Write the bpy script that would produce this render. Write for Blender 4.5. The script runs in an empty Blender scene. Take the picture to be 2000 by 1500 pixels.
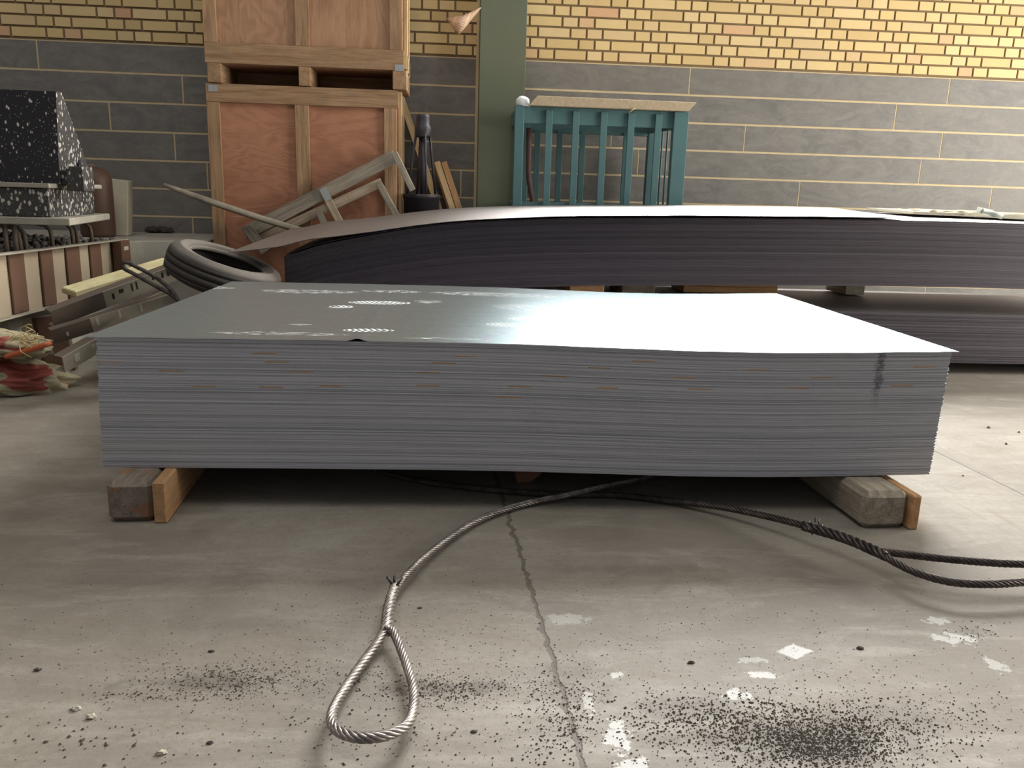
import bpy, bmesh, math, random
from mathutils import Vector, Matrix, noise as mnoise

random.seed(7)
S = bpy.context.scene
COL = S.collection
R = math.radians

# ------------------------------------------------------------------ camera
CAM_H, FOC = 0.95, 1600.0                 # eye height (m), focal length in pixels of a 2000 px wide frame
PITCH, ROLL, YAW = R(12.96), R(1.68), R(4.59)
fwd = Vector((math.sin(YAW) * math.cos(PITCH), math.cos(YAW) * math.cos(PITCH), -math.sin(PITCH)))
r0 = Vector((math.cos(YAW), -math.sin(YAW), 0))
u0 = r0.cross(fwd)
rgt = math.cos(ROLL) * r0 + math.sin(ROLL) * u0
upv = rgt.cross(fwd)
cam_d = bpy.data.cameras.new('camera')
cam = bpy.data.objects.new('camera', cam_d)
COL.objects.link(cam)
cam_d.sensor_width = 36.0
cam_d.lens = 36.0 * FOC / 2000.0
cam_d.clip_start, cam_d.clip_end = 0.02, 100
M3 = Matrix((rgt, upv, -fwd)).transposed()
cam.matrix_world = Matrix.Translation((0, 0, CAM_H)) @ M3.to_4x4()
S.camera = cam

# ------------------------------------------------------------------ light
S.view_settings.view_transform = 'Standard'
S.view_settings.look = 'None'
S.view_settings.exposure = 0.0
S.view_settings.gamma = 1.0
S.cycles.use_denoising = True
S.cycles.max_bounces = 6
world = bpy.data.worlds.new('daylight')
S.world = world
world.use_nodes = True
bg = world.node_tree.nodes['Background']
bg.inputs[0].default_value = (0.96, 0.94, 1.0, 1)
bg.inputs[1].default_value = 0.24


def area(name, loc, target, sx, sy, power, col):
    d = bpy.data.lights.new(name, 'AREA')
    d.shape = 'RECTANGLE'
    d.size, d.size_y, d.energy, d.color = sx, sy, power, col
    o = bpy.data.objects.new(name, d)
    COL.objects.link(o)
    o.location = loc
    o.rotation_euler = (Vector(target) - Vector(loc)).to_track_quat('-Z', 'Y').to_euler()
    return o


WIN = (0.80, 4.35, 2.57, 5.2)             # the window in the back wall: x0, x1, z0, z1
WIN_L = 42.0                              # its daylight
area('doorway_light', (7.2, 3.2, 1.7), (0.5, 3.2, 0.6), 3.4, 3.2, 620, (1.0, 0.96, 0.88))
area('skylight', (-1.0, 1.5, 6.5), (-0.3, 2.8, 0.0), 5.0, 3.0, 140, (1.0, 0.97, 0.9))


# ------------------------------------------------------------------ pixel -> place (on a plane of the hall)
def ray(px, py):
    return fwd + rgt * ((px - 1000) / FOC) - upv * ((py - 750) / FOC)


def at_y(px, py, Y):
    d = ray(px, py)
    return Vector((0, 0, CAM_H)) + d * (Y / d.y)


def at_z(px, py, z=0.0):
    d = ray(px, py)
    return Vector((0, 0, CAM_H)) + d * ((z - CAM_H) / d.z)


# ------------------------------------------------------------------ node helpers
class NT:
    def __init__(self, name):
        self.m = bpy.data.materials.new(name)
        self.m.use_nodes = True
        self.t = self.m.node_tree
        self.b = self.t.nodes['Principled BSDF']
        self._tc = None

    def node(self, typ, ins=None, **props):
        n = self.t.nodes.new(typ)
        for k, v in props.items():
            setattr(n, k, v)
        for k, v in (ins or {}).items():
            self.set(n.inputs[k], v)
        return n

    def set(self, sock, v):
        if isinstance(v, bpy.types.NodeSocket):
            self.t.links.new(v, sock)
        elif isinstance(v, (tuple, list)) and len(v) == 3 and sock.type == 'RGBA':
            sock.default_value = (*v, 1)
        else:
            sock.default_value = v

    def obj(self):
        if not self._tc:
            self._tc = self.node('ShaderNodeTexCoord')
        return self._tc.outputs['Object']

    def pos(self):
        return self.node('ShaderNodeNewGeometry').outputs['Position']

    def attr(self, name, out='Vector'):
        return self.node('ShaderNodeAttribute', attribute_name=name).outputs[out]

    def rnd(self):
        return self.node('ShaderNodeObjectInfo').outputs['Random']

    def map(self, vec, scale=(1, 1, 1), loc=(0, 0, 0), rot=(0, 0, 0)):
        return self.node('ShaderNodeMapping', {'Vector': vec, 'Scale': scale, 'Location': loc, 'Rotation': rot}).outputs[0]

    def noise(self, vec, scale=5, detail=4, rough=0.55, dist=0.0):
        return self.node('ShaderNodeTexNoise', {'Vector': vec, 'Scale': scale, 'Detail': detail, 'Roughness': rough, 'Distortion': dist}).outputs['Fac']

    def voro(self, vec, scale=5, out='Distance', feature='F1', rand=1.0):
        return self.node('ShaderNodeTexVoronoi', {'Vector': vec, 'Scale': scale, 'Randomness': rand}, feature=feature).outputs[out]

    def ramp(self, fac, stops, interp='LINEAR'):
        n = self.node('ShaderNodeValToRGB', {'Fac': fac})
        n.color_ramp.interpolation = interp
        e = n.color_ramp.elements
        while len(e) > 1:
            e.remove(e[-1])
        for i, (p, c) in enumerate(stops):
            if i == 0:
                e[0].position = p
            el = e[0] if i == 0 else e.new(p)
            el.color = (c, c, c, 1) if isinstance(c, (int, float)) else (*c, 1)
        return n.outputs['Color']

    def mix(self, fac, a, b, mode='MIX'):
        n = self.node('ShaderNodeMix', data_type='RGBA', blend_type=mode)
        self.set(n.inputs[0], fac)
        self.set(n.inputs[6], a)
        self.set(n.inputs[7], b)
        return n.outputs[2]

    def math(self, op, a, b=0.0, clamp=False):
        n = self.node('ShaderNodeMath', operation=op, use_clamp=clamp)
        self.set(n.inputs[0], a)
        self.set(n.inputs[1], b)
        return n.outputs[0]

    def xyz(self, vec):
        return self.node('ShaderNodeSeparateXYZ', {0: vec}).outputs

    def step(self, v, lo, hi):
        return self.node('ShaderNodeMapRange', {0: v, 1: lo, 2: hi, 3: 0.0, 4: 1.0}, interpolation_type='SMOOTHSTEP').outputs[0]

    def out(self, color=None, rough=None, metal=None, spec=None, bump=None, bstr=0.3, bdist=0.01, **kw):
        b = self.b.inputs
        if color is not None:
            self.set(b['Base Color'], color)
        if rough is not None:
            self.set(b['Roughness'], rough)
        if metal is not None:
            self.set(b['Metallic'], metal)
        if spec is not None:
            self.set(b['Specular IOR Level'], spec)
        if bump is not None:
            n = self.node('ShaderNodeBump', {'Height': bump, 'Strength': bstr, 'Distance': bdist})
            self.set(b['Normal'], n.outputs[0])
        return self.m


def mat_plain(name, col, rough=0.7, metal=0.0, var=0.25, scale=14, bstr=0.15, spec=0.4):
    m = NT(name)
    o = m.obj()
    n = m.noise(o, scale, 5, 0.6)
    c = m.mix(n, tuple(x * (1 - var) for x in col), tuple(min(1, x * (1 + var)) for x in col))
    return m.out(c, rough, metal, spec, bump=m.noise(o, scale * 6, 3), bstr=bstr, bdist=0.004)


def mat_wood(name, dark, light, grain=1.0, rough=0.75, dirt=0.0, stain=None):
    """grain runs along x of the 'gc' coordinate (each board's own length)"""
    m = NT(name)
    g = m.attr('gc')
    v = m.map(g, (1.2, 14, 14))
    n1 = m.noise(v, 2.2 * grain, 6, 0.6, 0.6)
    n2 = m.noise(m.map(g, (3, 70, 70)), 2.0, 3, 0.6)
    c = m.mix(m.step(m.math('ADD', m.math('MULTIPLY', n1, 0.6), m.math('MULTIPLY', n2, 0.4)), 0.33, 0.66), dark, light)
    c = m.mix(m.math('MULTIPLY', m.attr('rnd', 'Fac'), 0.3), c, tuple(x * 0.6 for x in dark))
    if stain:
        c = m.mix(m.math('MULTIPLY', m.step(m.noise(m.obj(), 9, 3, 0.6), 0.50, 0.60), 0.8), c, stain)
    if dirt:
        c = m.mix(m.math('MULTIPLY', m.step(m.noise(g, 7, 5, 0.65), 0.45, 0.7), dirt), c, (0.13, 0.115, 0.095))
    return m.out(c, rough, 0, 0.3, bump=n2, bstr=0.25, bdist=0.003)


def mat_ply(name, dark, light):
    m = NT(name)
    g = m.attr('gc')
    fig = m.noise(m.map(g, (2.6, 1.0, 1.0)), 1.1, 3, 0.5, 0.6)          # cathedral figure of the veneer
    w = m.math('SINE', m.math('MULTIPLY', fig, 85.0))
    n = m.noise(m.map(g, (45, 4, 4)), 3, 4, 0.6)
    bl = m.noise(g, 2.2, 4, 0.6)
    f = m.math('ADD', m.math('MULTIPLY', w, 0.07), m.math('ADD', m.math('MULTIPLY', n, 0.45), m.math('MULTIPLY', bl, 0.55)))
    c = m.mix(m.step(f, 0.25, 0.72), dark, light)
    sc = m.step(m.noise(m.map(g, (40, 1.6, 2)), 4, 2), 0.7, 0.76)
    c = m.mix(m.math('MULTIPLY', sc, 0.35), c, (0.75, 0.55, 0.38))
    return m.out(c, 0.72, 0, 0.3, bump=n, bstr=0.08, bdist=0.002)


# ------------------------------------------------------------------ materials
def make_floor_mat():
    m = NT('dusty_concrete')
    p = m.pos()
    big = m.noise(p, 0.9, 6, 0.62, 0.5)
    sw = m.noise(m.map(p, (0.55, 2.4, 1), rot=(0, 0, 0.25)), 3.0, 6, 0.66, 1.2)
    fine = m.noise(p, 60, 5, 0.7)
    c = m.mix(m.step(big, 0.3, 0.7), (0.170, 0.150, 0.122), (0.268, 0.242, 0.200))
    c = m.mix(m.math('MULTIPLY', m.step(sw, 0.5, 0.72), 0.5), c, (0.20, 0.17, 0.13))
    c = m.mix(m.math('MULTIPLY', m.step(sw, 0.5, 0.28), 0.45), c, (0.37, 0.345, 0.295))
    c = m.mix(m.math('MULTIPLY', m.step(fine, 0.42, 0.72), 0.5), c, (0.17, 0.15, 0.12))
    mid = m.noise(m.map(p, (4, 7, 1), rot=(0, 0, -0.2)), 1.0, 10, 0.78, 0.7)
    c = m.mix(m.math('MULTIPLY', m.step(mid, 0.48, 0.66), 0.45), c, (0.150, 0.125, 0.095))
    c = m.mix(m.math('MULTIPLY', m.step(mid, 0.47, 0.34), 0.40), c, (0.315, 0.295, 0.25))
    scr = m.noise(m.map(p, (3, 40, 1), rot=(0, 0, 0.5)), 2.0, 6, 0.75, 0.8)
    c = m.mix(m.math('MULTIPLY', m.step(scr, 0.58, 0.72), 0.22), c, (0.36, 0.335, 0.295))
    dot2 = m.voro(p, 190)
    c = m.mix(m.math('MULTIPLY', m.math('MULTIPLY', m.step(dot2, 0.22, 0.10), m.step(m.noise(p, 2.2, 5, 0.7), 0.42, 0.62)), 0.6), c, (0.085, 0.07, 0.055))
    dot = m.voro(p, 75)
    c = m.mix(m.math('MULTIPLY', m.math('MULTIPLY', m.step(dot, 0.16, 0.08), m.step(m.noise(p, 3, 4), 0.48, 0.62)), 0.7), c, (0.09, 0.075, 0.06))
    # ground-in dirt patches
    x, y, z = m.xyz(p)

    def blob(cx, cy, rx, ry, rot=0.0, wob=0.5, ns=9, soft=0.35, diamond=False):
        q = m.map(p, (1 / rx, 1 / ry, 1), loc=(0, 0, 0), rot=(0, 0, 0))
        d = m.node('ShaderNodeVectorMath', {0: q, 1: (cx / rx, cy / ry, 0)}, operation='SUBTRACT').outputs[0]
        if rot:
            d = m.map(d, rot=(0, 0, rot))
        ln = m.node('ShaderNodeVectorMath', {0: d}, operation='LENGTH').outputs['Value']
        if diamond:
            ax_, ay_, _z = m.xyz(d)
            ln = m.math('ADD', m.math('ABSOLUTE', m.math('SUBTRACT', ax_, m.math('MULTIPLY', ay_, 0.25))), m.math('ABSOLUTE', ay_))
        ln = m.math('ADD', ln, m.math('MULTIPLY', m.math('SUBTRACT', m.noise(p, ns, 6, 0.7), 0.5), wob * 3))
        return m.step(ln, 1.05, soft)
    for (px, py, rx, ry, s) in [(420, 1335, .20, .035, .55), (850, 1345, .18, .03, .6), (1560, 1450, .26, .09, .7), (1330, 1385, .15, .05, .45),
                                (1250, 1112, .30, .035, .35), (1080, 1190, .12, .06, .35), (1120, 1330, .10, .10, .35), (1750, 1400, .16, .06, .4), (1900, 1235, .05, .03, .5), (480, 1215, .2, .05, .25)]:
        q = at_z(px, py)
        c = m.mix(m.math('MULTIPLY', blob(q.x, q.y, rx, ry, 0, 0.85, 12), s), c, (0.095, 0.08, 0.066))
    # splashed white paint / lime
    for (px, py, rx, ry, s, w) in [(1552, 1272, .042, .034, .9, .33), (1487, 1318, .030, .014, .8, 1.3), (1440, 1356, .024, .018, .8, 1.5), (1205, 1440, .022, .050, .8, 1.5),
                                   (1235, 1497, .030, .020, .8, 1.4), (1865, 1248, .05, .024, .6, 1.6), (1830, 1212, .03, .016, .5, 1.6), (1205, 1318, .012, .012, .7, 1.5),
                                   (1110, 1210, .05, .025, .3, 1.3), (1150, 1375, .010, .040, .5, 1.6), (1945, 1300, .02, .03, .45, 1.6), (1470, 1290, .03, .010, .4, 1.6)]:
        q = at_z(px, py)
        c = m.mix(m.math('MULTIPLY', blob(q.x, q.y, rx, ry, 0, w, 42, 0.8, w < .4), s), c, (0.56, 0.56, 0.54))
    # sweeping broom / tyre streaks on the right
    st = m.noise(m.map(p, (9, 0.7, 1), rot=(0, 0, 0.15)), 4, 4, 0.6)
    mk = m.math('MULTIPLY', m.step(x, 1.2, 1.6), m.step(y, 1.7, 2.2))
    c = m.mix(m.math('MULTIPLY', m.math('MULTIPLY', m.step(st, 0.5, 0.72), mk), 0.45), c, (0.15, 0.12, 0.09))
    # expansion joint and a saw cut
    hgt = m.math('MULTIPLY', fine, 0.25)

    def line(a, b, width, wob, lo, hi):
        n = Vector((-(b - a).y, (b - a).x, 0)).normalized()
        dd = m.math('SUBTRACT', m.node('ShaderNodeVectorMath', {0: p, 1: tuple(n)}, operation='DOT_PRODUCT').outputs['Value'], n.dot(a))
        dd = m.math('ADD', dd, m.math('MULTIPLY', m.math('SUBTRACT', m.noise(p, 14, 5, 0.7), 0.5), wob))
        k = m.step(m.math('ABSOLUTE', dd), width, width * 0.45)
        return m.math('MULTIPLY', k, m.math('MULTIPLY', m.step(y, lo - .02, lo), m.step(y, hi + .02, hi)))
    j1 = line(at_z(992, 1005), at_z(1112, 1400), 0.0085, 0.055, 0.8, 6.5)
    j2 = line(at_z(1820, 878), at_z(2000, 967), 0.006, 0.004, 1.5, 6.5)
    c = m.mix(m.math('MULTIPLY', j1, 0.75), c, (0.085, 0.07, 0.055))
    c = m.mix(m.math('MULTIPLY', j2, 0.8), c, (0.06, 0.05, 0.04))
    hgt = m.math('SUBTRACT', hgt, m.math('MULTIPLY', j1, 1.6))
    hgt = m.math('ADD', hgt, m.math('MULTIPLY', big, 1.0))
    rg = m.math('ADD', 0.5, m.math('MULTIPLY', sw, 0.3))
    return m.out(c, rg, 0, 0.45, bump=hgt, bstr=0.35, bdist=0.008)


def make_brick_mat():
    m = NT('yellow_brick')
    r = m.attr('rnd', 'Fac')
    p = m.pos()
    c = m.ramp(r, [(0.0, (0.62, 0.45, 0.21)), (0.35, (0.70, 0.52, 0.245)), (0.7, (0.74, 0.57, 0.30)), (0.9, (0.66, 0.48, 0.26)), (0.95, (0.68, 0.43, 0.24)), (1.0, (0.64, 0.36, 0.21))])
    n = m.noise(p, 25, 5, 0.6)
    c = m.mix(m.math('MULTIPLY', n, 0.35), c, (0.50, 0.36, 0.17))
    return m.out(c, 0.75, 0, 0.3, bump=n, bstr=0.2, bdist=0.003)


def make_stone_mat():
    m = NT('slate_slab')
    r = m.attr('rnd', 'Fac')
    p = m.pos()
    off = m.node('ShaderNodeCombineXYZ', {0: m.math('MULTIPLY', r, 30.0), 2: m.math('MULTIPLY', r, 17.0)}).outputs[0]
    q = m.node('ShaderNodeVectorMath', {0: p, 1: off}, operation='ADD').outputs[0]
    st = m.noise(m.map(q, (2.2, 1, 5), rot=(0, 0.5, 0)), 1.6, 8, 0.72, 1.5)
    sp = m.noise(q, 26, 5, 0.7)
    c = m.mix(m.step(st, 0.3, 0.72), (0.135, 0.127, 0.117), (0.215, 0.20, 0.178))
    c = m.mix(m.math('MULTIPLY', r, 0.35), c, (0.20, 0.185, 0.155))
    c = m.mix(m.math('MULTIPLY', m.step(sp, 0.5, 0.75), 0.45), c, (0.25, 0.235, 0.21))
    sc = m.step(m.noise(m.map(q, (9, 1, 1.4), rot=(0, 0.5, 0)), 2.0, 6, 0.75), 0.66, 0.74)
    c = m.mix(m.math('MULTIPLY', sc, 0.45), c, (0.34, 0.32, 0.27))
    return m.out(c, 0.55, 0, 0.4, bump=sp, bstr=0.1, bdist=0.004)


def make_sheet_top(prints):
    m = NT('galvanized_top')
    o = m.obj()
    sp = m.voro(o, 60, 'Color')
    n = m.noise(m.map(o, (1, 6, 1)), 3, 5, 0.6)
    c = m.mix(n, (0.33, 0.43, 0.49), (0.42, 0.53, 0.59))
    c = m.mix(0.08, c, sp)
    mask = None
    for (u, v, a, lu, lv, kind) in prints:
        d = m.node('ShaderNodeVectorMath', {0: o, 1: (u, v, 0)}, operation='SUBTRACT').outputs[0]
        d = m.map(d, rot=(0, 0, -a))
        X, Y, Z = m.xyz(d)
        e = m.math('ADD', m.math('POWER', m.math('ABSOLUTE', m.math('DIVIDE', X, lu)), 2.0), m.math('POWER', m.math('ABSOLUTE', m.math('DIVIDE', Y, lv)), 2.0))
        k = m.step(e, 1.0, 0.75)
        if kind == 'boot':
            tr = m.math('SINE', m.math('ADD', m.math('MULTIPLY', X, 330.0), m.math('MULTIPLY', m.math('ABSOLUTE', Y), 160.0)))
            k = m.math('MULTIPLY', k, m.step(tr, -0.35, 0.2))
            k = m.math('MULTIPLY', k, m.math('ADD', 0.45, m.step(m.noise(o, 22, 3), 0.35, 0.6)), True)
        else:
            k = m.math('MULTIPLY', k, m.step(m.noise(m.map(o, (3, 9, 1)), 9, 6, 0.7), 0.5, 0.62))
        mask = k if mask is None else m.math('MAXIMUM', mask, k)
    if mask is not None:
        return metal_out(m, c, SHEET_R, m.math('ADD', 0.10, m.math('MULTIPLY', mask, 0.75)))
    return metal_out(m, c, SHEET_R, 0.10)


SHEET_R = 0.42


def metal_out(m, color, rough, dust=None):
    """rolled metal: a broad clean gloss, with pale dust lying on it where dust > 0"""
    g = m.node('ShaderNodeBsdfAnisotropic' if hasattr(bpy.types, 'ShaderNodeBsdfAnisotropic') else 'ShaderNodeBsdfGlossy', distribution='BECKMANN')
    m.set(g.inputs['Color'], color)
    m.set(g.inputs['Roughness'], rough)
    out = m.t.nodes['Material Output'].inputs['Surface']
    if dust is None:
        m.t.links.new(g.outputs[0], out)
        return m.m
    d = m.node('ShaderNodeBsdfDiffuse', {'Color': (0.70, 0.74, 0.73)})
    x = m.node('ShaderNodeMixShader')
    m.set(x.inputs[0], dust)
    m.t.links.new(g.outputs[0], x.inputs[1])
    m.t.links.new(d.outputs[0], x.inputs[2])
    m.t.links.new(x.outputs[0], out)
    return m.m


def make_sheet_edge(name, dark, light, rough, metal, smear=False):
    m = NT(name)
    o = m.obj()
    p = m.pos()
    r = m.rnd()
    n = m.noise(m.map(p, (2.0, 2.0, 160)), 2.2, 6, 0.7)
    f = m.noise(m.map(p, (60, 60, 420)), 2.0, 4, 0.7)
    k = m.math('ADD', m.math('MULTIPLY', n, 0.45), m.math('ADD', m.math('MULTIPLY', f, 0.30), m.math('MULTIPLY', r, 0.25)))
    c = m.mix(m.step(k, 0.3, 0.7), dark, light)
    if smear:
        X, Y, Z = m.xyz(p)
        g = m.math('ADD', X, m.math('MULTIPLY', m.math('SUBTRACT', m.noise(p, 40, 4, 0.7), 0.5), 0.05))
        s = m.math('MULTIPLY', m.step(m.math('ABSOLUTE', m.math('SUBTRACT', g, 1.315)), 0.017, 0.004), m.step(Z, 0.33, 0.42))
        s = m.math('MULTIPLY', s, m.step(m.noise(m.map(p, (30, 1, 50)), 3, 4), 0.32, 0.55))
        c = m.mix(m.math('MULTIPLY', s, 0.75), c, (0.05, 0.05, 0.06))
    return m.out(c, rough, metal, 0.4)


def make_speckle(name, base, white, scale, thr):
    m = NT(name)
    o = m.obj()
    v = m.map(o, (1, 1, 0.55), rot=(0.2, 0.6, 0.1))
    wv = m.node('ShaderNodeVectorMath', {0: v, 1: m.node('ShaderNodeTexNoise', {'Vector': o, 'Scale': 12.0}).outputs['Color']}, operation='ADD').outputs[0]
    d = m.voro(m.map(v, (1, 1, 1.0)), scale)
    size = m.noise(o, scale * 0.6, 2)
    k = m.step(d, m.math('MULTIPLY', size, thr), m.math('MULTIPLY', size, thr * 0.75))
    d2 = m.voro(v, scale * 2.3)
    k2 = m.step(d2, 0.17, 0.11)
    k = m.math('MAXIMUM', k, m.math('MULTIPLY', k2, 0.8))
    c = m.mix(k, base, white)
    return m.out(c, 0.5, 0, 0.4, bump=k, bstr=0.2, bdist=0.003)


def make_rope_mat(name, dark, light, rough, metal):
    m = NT(name)
    o = m.obj()
    n = m.noise(o, 30, 5, 0.65)
    c = m.mix(m.step(n, 0.3, 0.7), dark, light)
    return m.out(c, rough, metal, 0.5, bump=m.noise(o, 400, 3), bstr=0.3, bdist=0.001)


def make_sack_mat():
    m = NT('woven_sack')
    g = m.attr('gc')
    o = m.obj()
    w = m.node('ShaderNodeTexWave', {'Vector': g, 'Scale': 60.0, 'Distortion': 0.3}).outputs['Fac']
    n = m.noise(o, 6, 5, 0.6)
    c = m.mix(n, (0.32, 0.28, 0.17), (0.52, 0.47, 0.32))
    red = m.step(m.noise(m.map(g, (1.0, 1.3, 1.6)), 1.25, 1, 0.3), 0.57, 0.60)
    c = m.mix(m.math('MULTIPLY', red, 0.9), c, (0.36, 0.065, 0.055))
    d = m.step(m.noise(o, 9, 5, 0.7), 0.5, 0.75)
    c = m.mix(m.math('MULTIPLY', d, 0.45), c, (0.13, 0.115, 0.085))
    return m.out(c, 0.8, 0, 0.3, bump=w, bstr=0.15, bdist=0.002)


def make_formwork_mat(name, base, rust, amount):
    m = NT(name)
    g = m.attr('gc')
    o = m.obj()
    n = m.noise(o, 5, 6, 0.65)
    n2 = m.noise(o, 40, 4, 0.7)
    c = m.mix(n, tuple(x * .75 for x in base), tuple(min(1, x * 1.15) for x in base))
    k = m.math('ADD', m.math('MULTIPLY', n2, 0.4), m.math('MULTIPLY', m.noise(o, 9, 5, 0.7), 0.6))
    c = m.mix(m.step(k, 0.62 - amount, 0.75 - amount), c, rust)
    return m.out(c, 0.8, 0, 0.3, bump=n2, bstr=0.2, bdist=0.003)


def make_paper_mat():
    m = NT('newsprint')
    g = m.attr('gc')
    X, Y, Z = m.xyz(g)
    ln = m.step(m.math('SINE', m.math('MULTIPLY', Y, 300.0)), 0.0, 0.4)
    word = m.step(m.noise(m.map(g, (140, 60, 1)), 1.0, 2), 0.42, 0.5)
    colm = m.step(m.math('SINE', m.math('MULTIPLY', X, 60.0)), -0.85, -0.7)
    k = m.math('MULTIPLY', m.math('MULTIPLY', ln, word), colm)
    c = m.mix(m.math('MULTIPLY', k, 0.85), (0.74, 0.52, 0.36), (0.20, 0.14, 0.10))
    return m.out(c, 0.9, 0, 0.2)


MT = {}
MT['floor'] = make_floor_mat()
MT['brick'] = make_brick_mat()
MT['stone'] = make_stone_mat()
MT['grout'] = mat_plain('tan_grout', (0.56, 0.46, 0.29), 0.9)
MT['mortar'] = mat_plain('brown_mortar', (0.20, 0.14, 0.075), 0.95)
MT['column'] = mat_plain('olive_paint', (0.130, 0.148, 0.098), 0.45, 0, 0.12, 4)
MT['platform'] = mat_plain('platform_concrete', (0.33, 0.31, 0.26), 0.85, 0, 0.35, 7, 0.4)
MT['edge'] = make_sheet_edge('galvanized_edge', (0.30, 0.305, 0.33), (0.53, 0.535, 0.57), 0.55, 0.2, True)
MT['rustmark'] = mat_plain('rust_mark', (0.46, 0.25, 0.085), 0.8, 0, 0.3, 60)
MT['sheet'] = make_sheet_top([])
MT['bedge'] = make_sheet_edge('black_sheet_edge', (0.032, 0.027, 0.034), (0.098, 0.082, 0.097), 0.5, 0.3)
m = NT('black_sheet_face')
nn = m.noise(m.map(m.obj(), (1, 4, 1)), 2.5, 5, 0.6)
MT['bsheet'] = metal_out(m, m.mix(nn, (0.40, 0.37, 0.36), (0.55, 0.51, 0.50)), 0.60, 0.08)
MT['oldwood'] = mat_wood('weathered_timber', (0.20, 0.17, 0.125), (0.40, 0.35, 0.27), 1, 0.85, 0.5)
MT['timber'] = mat_wood('bearer_timber', (0.13, 0.105, 0.085), (0.27, 0.225, 0.18), 1, 0.85, 0.6, (0.27, 0.115, 0.05))
MT['redtimber'] = mat_wood('reddish_timber', (0.20, 0.09, 0.055), (0.33, 0.16, 0.10), 1, 0.85, 0.2)
MT['boardwood'] = mat_wood('orange_board', (0.38, 0.20, 0.085), (0.58, 0.36, 0.18), 1, 0.8, 0.25)
MT['pine'] = mat_wood('pale_pine', (0.48, 0.32, 0.16), (0.68, 0.50, 0.28), 1, 0.75, 0.1)
MT['cratewood'] = mat_wood('crate_batten', (0.25, 0.145, 0.07), (0.47, 0.30, 0.17), 1, 0.75, 0.25)
MT['plyup'] = mat_ply('plywood_brown', (0.285, 0.150, 0.080), (0.43, 0.25, 0.145))
MT['plylow'] = mat_ply('plywood_red', (0.30, 0.130, 0.072), (0.44, 0.21, 0.122))
MT['dullpine'] = mat_wood('dull_pine', (0.27, 0.21, 0.145), (0.50, 0.40, 0.28), 1, 0.8, 0.3)
MT['zinc'] = mat_plain('zinc_bracket', (0.42, 0.44, 0.44), 0.5, 0.6)
MT['teal'] = mat_plain('teal_paint', (0.070, 0.148, 0.150), 0.5, 0, 0.15, 8)
MT['chip'] = mat_plain('chipboard', (0.42, 0.33, 0.22), 0.9, 0, 0.35, 60)
MT['white'] = mat_plain('white_plastic', (0.75, 0.78, 0.76), 0.5, 0, 0.08)
MT['brownpipe'] = mat_plain('brown_pipe', (0.10, 0.055, 0.05), 0.6)
MT['ropes'] = make_rope_mat('bright_wire_rope', (0.17, 0.152, 0.14), (0.36, 0.325, 0.295), 0.38, 0.75)
MT['roped'] = make_rope_mat('greasy_wire_rope', (0.03, 0.024, 0.022), (0.10, 0.08, 0.07), 0.4, 0.5)
MT['redpaint'] = mat_plain('red_paint', (0.30, 0.03, 0.03), 0.6)
MT['rubber'] = mat_plain('tyre_rubber', (0.045, 0.04, 0.036), 0.75, 0, 0.3, 9, 0.3)
MT['rubberdust'] = mat_plain('dusty_sidewall', (0.115, 0.10, 0.085), 0.85, 0, 0.3, 9, 0.3)
MT['spk'] = make_speckle('speckled_black', (0.013, 0.012, 0.015), (0.42, 0.40, 0.36), 40, 0.42)
MT['spk2'] = make_speckle('speckled_base', (0.035, 0.032, 0.03), (0.40, 0.38, 0.33), 55, 0.75)
MT['greyboard'] = mat_plain('dusty_board', (0.27, 0.25, 0.20), 0.9, 0, 0.3, 10)
MT['rebar'] = mat_plain('rusty_rebar', (0.11, 0.085, 0.06), 0.8, 0.2)
MT['cyl'] = mat_plain('rust_brown_bottle', (0.085, 0.045, 0.03), 0.55, 0.1)
MT['beige'] = make_formwork_mat('beige_board', (0.46, 0.42, 0.31), (0.28, 0.22, 0.14), 0.0)
MT['form'] = make_formwork_mat('formwork_face', (0.34, 0.275, 0.19), (0.22, 0.14, 0.085), 0.02)
MT['rib'] = make_formwork_mat('formwork_rib', (0.115, 0.06, 0.035), (0.20, 0.13, 0.08), 0.0)
MT['slot'] = make_formwork_mat('slotted_beige', (0.30, 0.27, 0.21), (0.13, 0.10, 0.07), 0.05)
MT['slotd'] = make_formwork_mat('slotted_brown', (0.11, 0.085, 0.065), (0.05, 0.04, 0.035), 0.05)
MT['hole'] = mat_plain('slot_shadow', (0.02, 0.018, 0.016), 0.9)
MT['ywood'] = mat_wood('yellowish_plank', (0.42, 0.36, 0.18), (0.64, 0.58, 0.34), 1, 0.8, 0.25)
MT['sack'] = make_sack_mat()
MT['straw'] = mat_plain('straw', (0.60, 0.48, 0.24), 0.8)
MT['orange'] = mat_plain('orange_cloth', (0.50, 0.13, 0.05), 0.8)
MT['rag'] = mat_plain('dark_rag', (0.05, 0.042, 0.04), 0.95)
MT['grit'] = mat_plain('dark_grit', (0.085, 0.07, 0.055), 0.95, 0, 0.5, 90)
MT['gravel'] = mat_plain('dark_gravel', (0.10, 0.09, 0.085), 0.95, 0, 0.5, 60)
MT['pebble'] = mat_plain('pale_pebble', (0.42, 0.39, 0.31), 0.9, 0, 0.4, 80)
MT['drum'] = mat_plain('dark_steel_drum', (0.035, 0.03, 0.036), 0.5, 0.3)
MT['paper'] = make_paper_mat()
MT['pipe'] = mat_plain('pale_green_pipe', (0.50, 0.55, 0.46), 0.5, 0.1)
MT['lichen'] = mat_plain('dusty_slab', (0.50, 0.46, 0.34), 0.95, 0, 0.45, 50, 0.5)
MT['ink'] = mat_plain('pencil_mark', (0.05, 0.035, 0.03), 0.9)
MT['frame'] = mat_plain('window_frame', (0.12, 0.14, 0.13), 0.5)
m = NT('bright_window_glass')
m.set(m.b.inputs['Base Color'], (0.8, 0.82, 0.82))
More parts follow.
